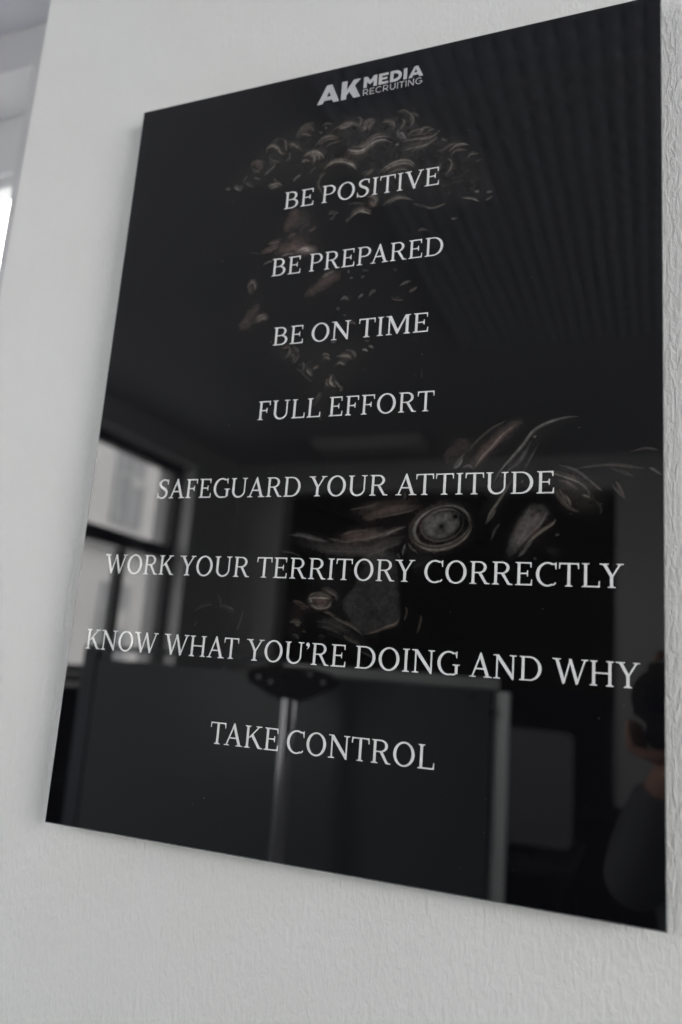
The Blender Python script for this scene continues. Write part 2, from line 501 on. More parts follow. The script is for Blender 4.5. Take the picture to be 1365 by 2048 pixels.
BX, BY = 0.74, -1.06
per_ = empty('person', (BX, BY, 0))
tag(per_, 'person in dark grey sweater photographing the sign, mirrored at its right edge', 'person')
def W_(x, y, z): return (x - BX, y - BY, z)
def F_(f, r, u):   # point in the camera's own frame
    p = CAM + FWD * f + RIGHT * r + UP * u
    return W_(*p)
head = F_(-0.235, 0.0, -0.02)
hx, hy, hz = head
neck = (hx + 0.02, hy - 0.045, hz - 0.15)
chest = W_(0.73, -1.03, 1.25); belly = W_(0.74, -1.06, 1.08); pel = W_(0.74, -1.07, 0.90)
LS = W_(0.575, -1.075, 1.32); RS = W_(0.885, -0.965, 1.32)
LE = W_(0.548, -0.945, 1.190); RE = W_(0.98, -0.93, 1.38)
LW = W_(0.606, -0.838, 1.412); RW = F_(-0.165, 0.075, 0.095)
LH = F_(-0.090, -0.008, -0.082)
RH = F_(-0.125, 0.015, 0.092)
chains = [
    [(pel, (0.15, 0.11)), (belly, (0.13, 0.10)), (chest, (0.145, 0.105)), (neck, 0.052), ((hx + .005, hy - .01, hz - 0.06), (0.062, 0.075)), (head, (0.074, 0.092)), ((hx - .004, hy + .0, hz + 0.07), (0.062, 0.075))],
    [(chest, (0.145, 0.105)), (LS, 0.055), (LE, 0.040), (LW, 0.033), (F_(-0.100, 0.004, -0.100), (0.038, 0.026)), (LH, (0.050, 0.028))],
    [(chest, (0.145, 0.105)), (RS, 0.055), (RE, 0.040), (RW, 0.027), (RH, (0.040, 0.018))],
    [(pel, (0.15, 0.11)), (W_(0.65, -1.08, 0.80), 0.085), (W_(0.64, -1.06, 0.46), 0.055), (W_(0.64, -1.09, 0.08), 0.038), (W_(0.62, -0.98, 0.035), 0.035)],
    [(pel, (0.15, 0.11)), (W_(0.83, -1.06, 0.80), 0.085), (W_(0.85, -1.04, 0.46), 0.055), (W_(0.86, -1.09, 0.08), 0.038), (W_(0.85, -0.98, 0.035), 0.035)],
]
body = skin_mesh('body', chains, M_skin, per_)
# face details: nose, ears, eyes, mouth
fd = Vector((FWD.x, FWD.y, 0)).normalized(); rd = Vector((fd.y, -fd.x, 0))
def Hd(f, r, u): 
    p = Vector(head) + fd * f + rd * r + Vector((0, 0, u)); return tuple(p)
skin_mesh('nose', [[(Hd(.082, 0, .012), .009), (Hd(.105, 0, -.018), .013), (Hd(.088, 0, -.03), .011)]], M_skin, per_, 2)
for sd in (-1, 1):
    skin_mesh('ear', [[(Hd(-.005, sd * .078, -.03), (.006, .008)), (Hd(-.012, sd * .086, .0), (.007, .016)), (Hd(-.012, sd * .088, .028), (.006, .013))]], M_skin, per_, 2)
    bm = bmesh.new(); bmesh.ops.create_uvsphere(bm, u_segments=12, v_segments=8, radius=0.012, matrix=Matrix.Translation(Hd(.078, sd * .032, .015)))
    obj('eye', bm, prin('eye', (0.3, 0.28, 0.26), 0.2), per_, smooth=True)
skin_mesh('mouth', [[(Hd(.086, -.024, -.058), .004), (Hd(.094, 0, -.056), .007), (Hd(.086, .024, -.058), .004)]], prin('lips', (0.35, 0.13, 0.1), 0.5), per_, 1)
# hair cap
bm = bmesh.new()
bmesh.ops.create_icosphere(bm, subdivisions=4, radius=1.0)
for v in list(bm.verts):
    c = v.co
    if c.z < -0.25 + 0.9 * max(0, c.y) - 0.1 * max(0, -c.y): v.tag = True
bmesh.ops.delete(bm, geom=[v for v in bm.verts if v.tag], context='VERTS')
for v in bm.verts:
    k = 1 + 0.03 * math.sin(v.co.x * 23 + v.co.z * 17) * math.sin(v.co.y * 19)
    v.co = Vector(head) + Vector((0, 0, 0.045)) + (rd * v.co.x * 0.088 + fd * v.co.y * 0.108 + Vector((0, 0, v.co.z * 0.098))) * k
obj('hair', bm, M_hair, per_, smooth=True)
# clothes
skin_mesh('sweater', [
    [(pel, (0.165, 0.125)), (belly, (0.15, 0.118)), (chest, (0.17, 0.125)), ((neck[0], neck[1], neck[2] - 0.035), (0.068, 0.066))],
    [(chest, (0.17, 0.125)), (LS, 0.072), (LE, 0.060), ((LW[0] * .98 + LE[0] * .02, LW[1] * .98 + LE[1] * .02, LW[2] * .98 + LE[2] * .02), 0.043)],
    [(chest, (0.17, 0.125)), (RS, 0.072), (RE, 0.060), ((RW[0] * .93 + RE[0] * .07, RW[1] * .93 + RE[1] * .07, RW[2] * .93 + RE[2] * .07), 0.041)]], M_sweat, per_)
skin_mesh('trousers', [
    [(W_(0.74, -1.07, 0.94), (0.155, 0.12)), (pel, (0.162, 0.125)), (W_(0.65, -1.08, 0.78), 0.10), (W_(0.64, -1.06, 0.46), 0.075), (W_(0.64, -1.09, 0.08), 0.062)],
    [(pel, (0.162, 0.125)), (W_(0.83, -1.06, 0.78), 0.10), (W_(0.85, -1.04, 0.46), 0.075), (W_(0.86, -1.09, 0.08), 0.062)]], M_trous, per_)
for x in (0.635, 0.855):
    skin_mesh('shoe', [[(W_(x, -1.13, 0.045), 0.042), (W_(x, -1.03, 0.045), 0.043), (W_(x - .01, -0.92, 0.036), 0.033)]], M_shoe, per_, 2)
# fingers: left hand wraps up the camera's side and lens, right hand holds the grip
def fing(pts, r=0.0088):
    skin_mesh('finger', [[(F_(*p), r * (1 - 0.09 * i)) for i, p in enumerate(pts)]], M_skin, per_, 2)
for i, (f, l) in enumerate(((-0.05, 0.0), (-0.070, 0.004), (-0.090, 0.002), (-0.108, -0.006))):
    fing([(f - 0.008, -0.005, -0.084), (f, -0.042, -0.084), (f + 0.002, -0.0640, -0.078), (f + 0.002, -0.0700, -0.052 + l), (f + 0.002, -0.0685, -0.028 + l)], 0.0105)
fing([(-0.10, 0.02, -0.090), (-0.075, 0.050, -0.082), (-0.060, 0.056, -0.060), (-0.055, 0.057, -0.040)], 0.011)
for i, r_ in enumerate((-0.030, -0.010, 0.010, 0.030)):
    fing([(-0.128, r_ + 0.008, 0.092), (-0.100, r_ + 0.002, 0.096), (-0.078, r_, 0.091), (-0.064, r_, 0.076)], 0.0092)
fing([(-0.13, 0.03, 0.088), (-0.150, 0.035, 0.060), (-0.150, 0.028, 0.035)], 0.0105)

# the camera itself, held upright
cm = empty('camera', tuple(CAM + FWD * -0.10))
cm.rotation_euler = m3.to_euler()
tag(cm, 'black camera held in portrait position by the mirrored photographer', 'camera')
# local axes: x right, y up, z backwards (away from the wall)
obj('camera_body', boxes(((-0.058, -0.070, -0.030), (0.045, 0.068, 0.028)), bevel=0.02), M_black, cm)
obj('viewfinder_hump', boxes(((-0.074, -0.018, -0.032), (-0.0585, 0.034, 0.034)), bevel=0.007), M_black, cm)
obj('grip', boxes(((-0.040, 0.046, -0.054), (0.040, 0.070, -0.0305)), bevel=0.007), M_black, cm)
bm = bmesh.new(); tube(bm, (0, 0, -0.0305), (0, 0, -0.070), 0.036, 0.037, 40); tube(bm, (0, 0, -0.0702), (0, 0, -0.092), 0.044, 0.049, 40)
obj('lens', bm, M_black, cm)
bm = bmesh.new(); tube(bm, (0, 0, -0.0922), (0, 0, -0.0935), 0.032, 0.030, 40)
obj('front_glass', bm, prin('coated_glass', (0.01, 0.012, 0.02), 0.03), cm)
obj('shutter_button', boxes(((0.0455, 0.05, -0.02), (0.0475, 0.06, -0.01)), bevel=0.0008), M_alu, cm)

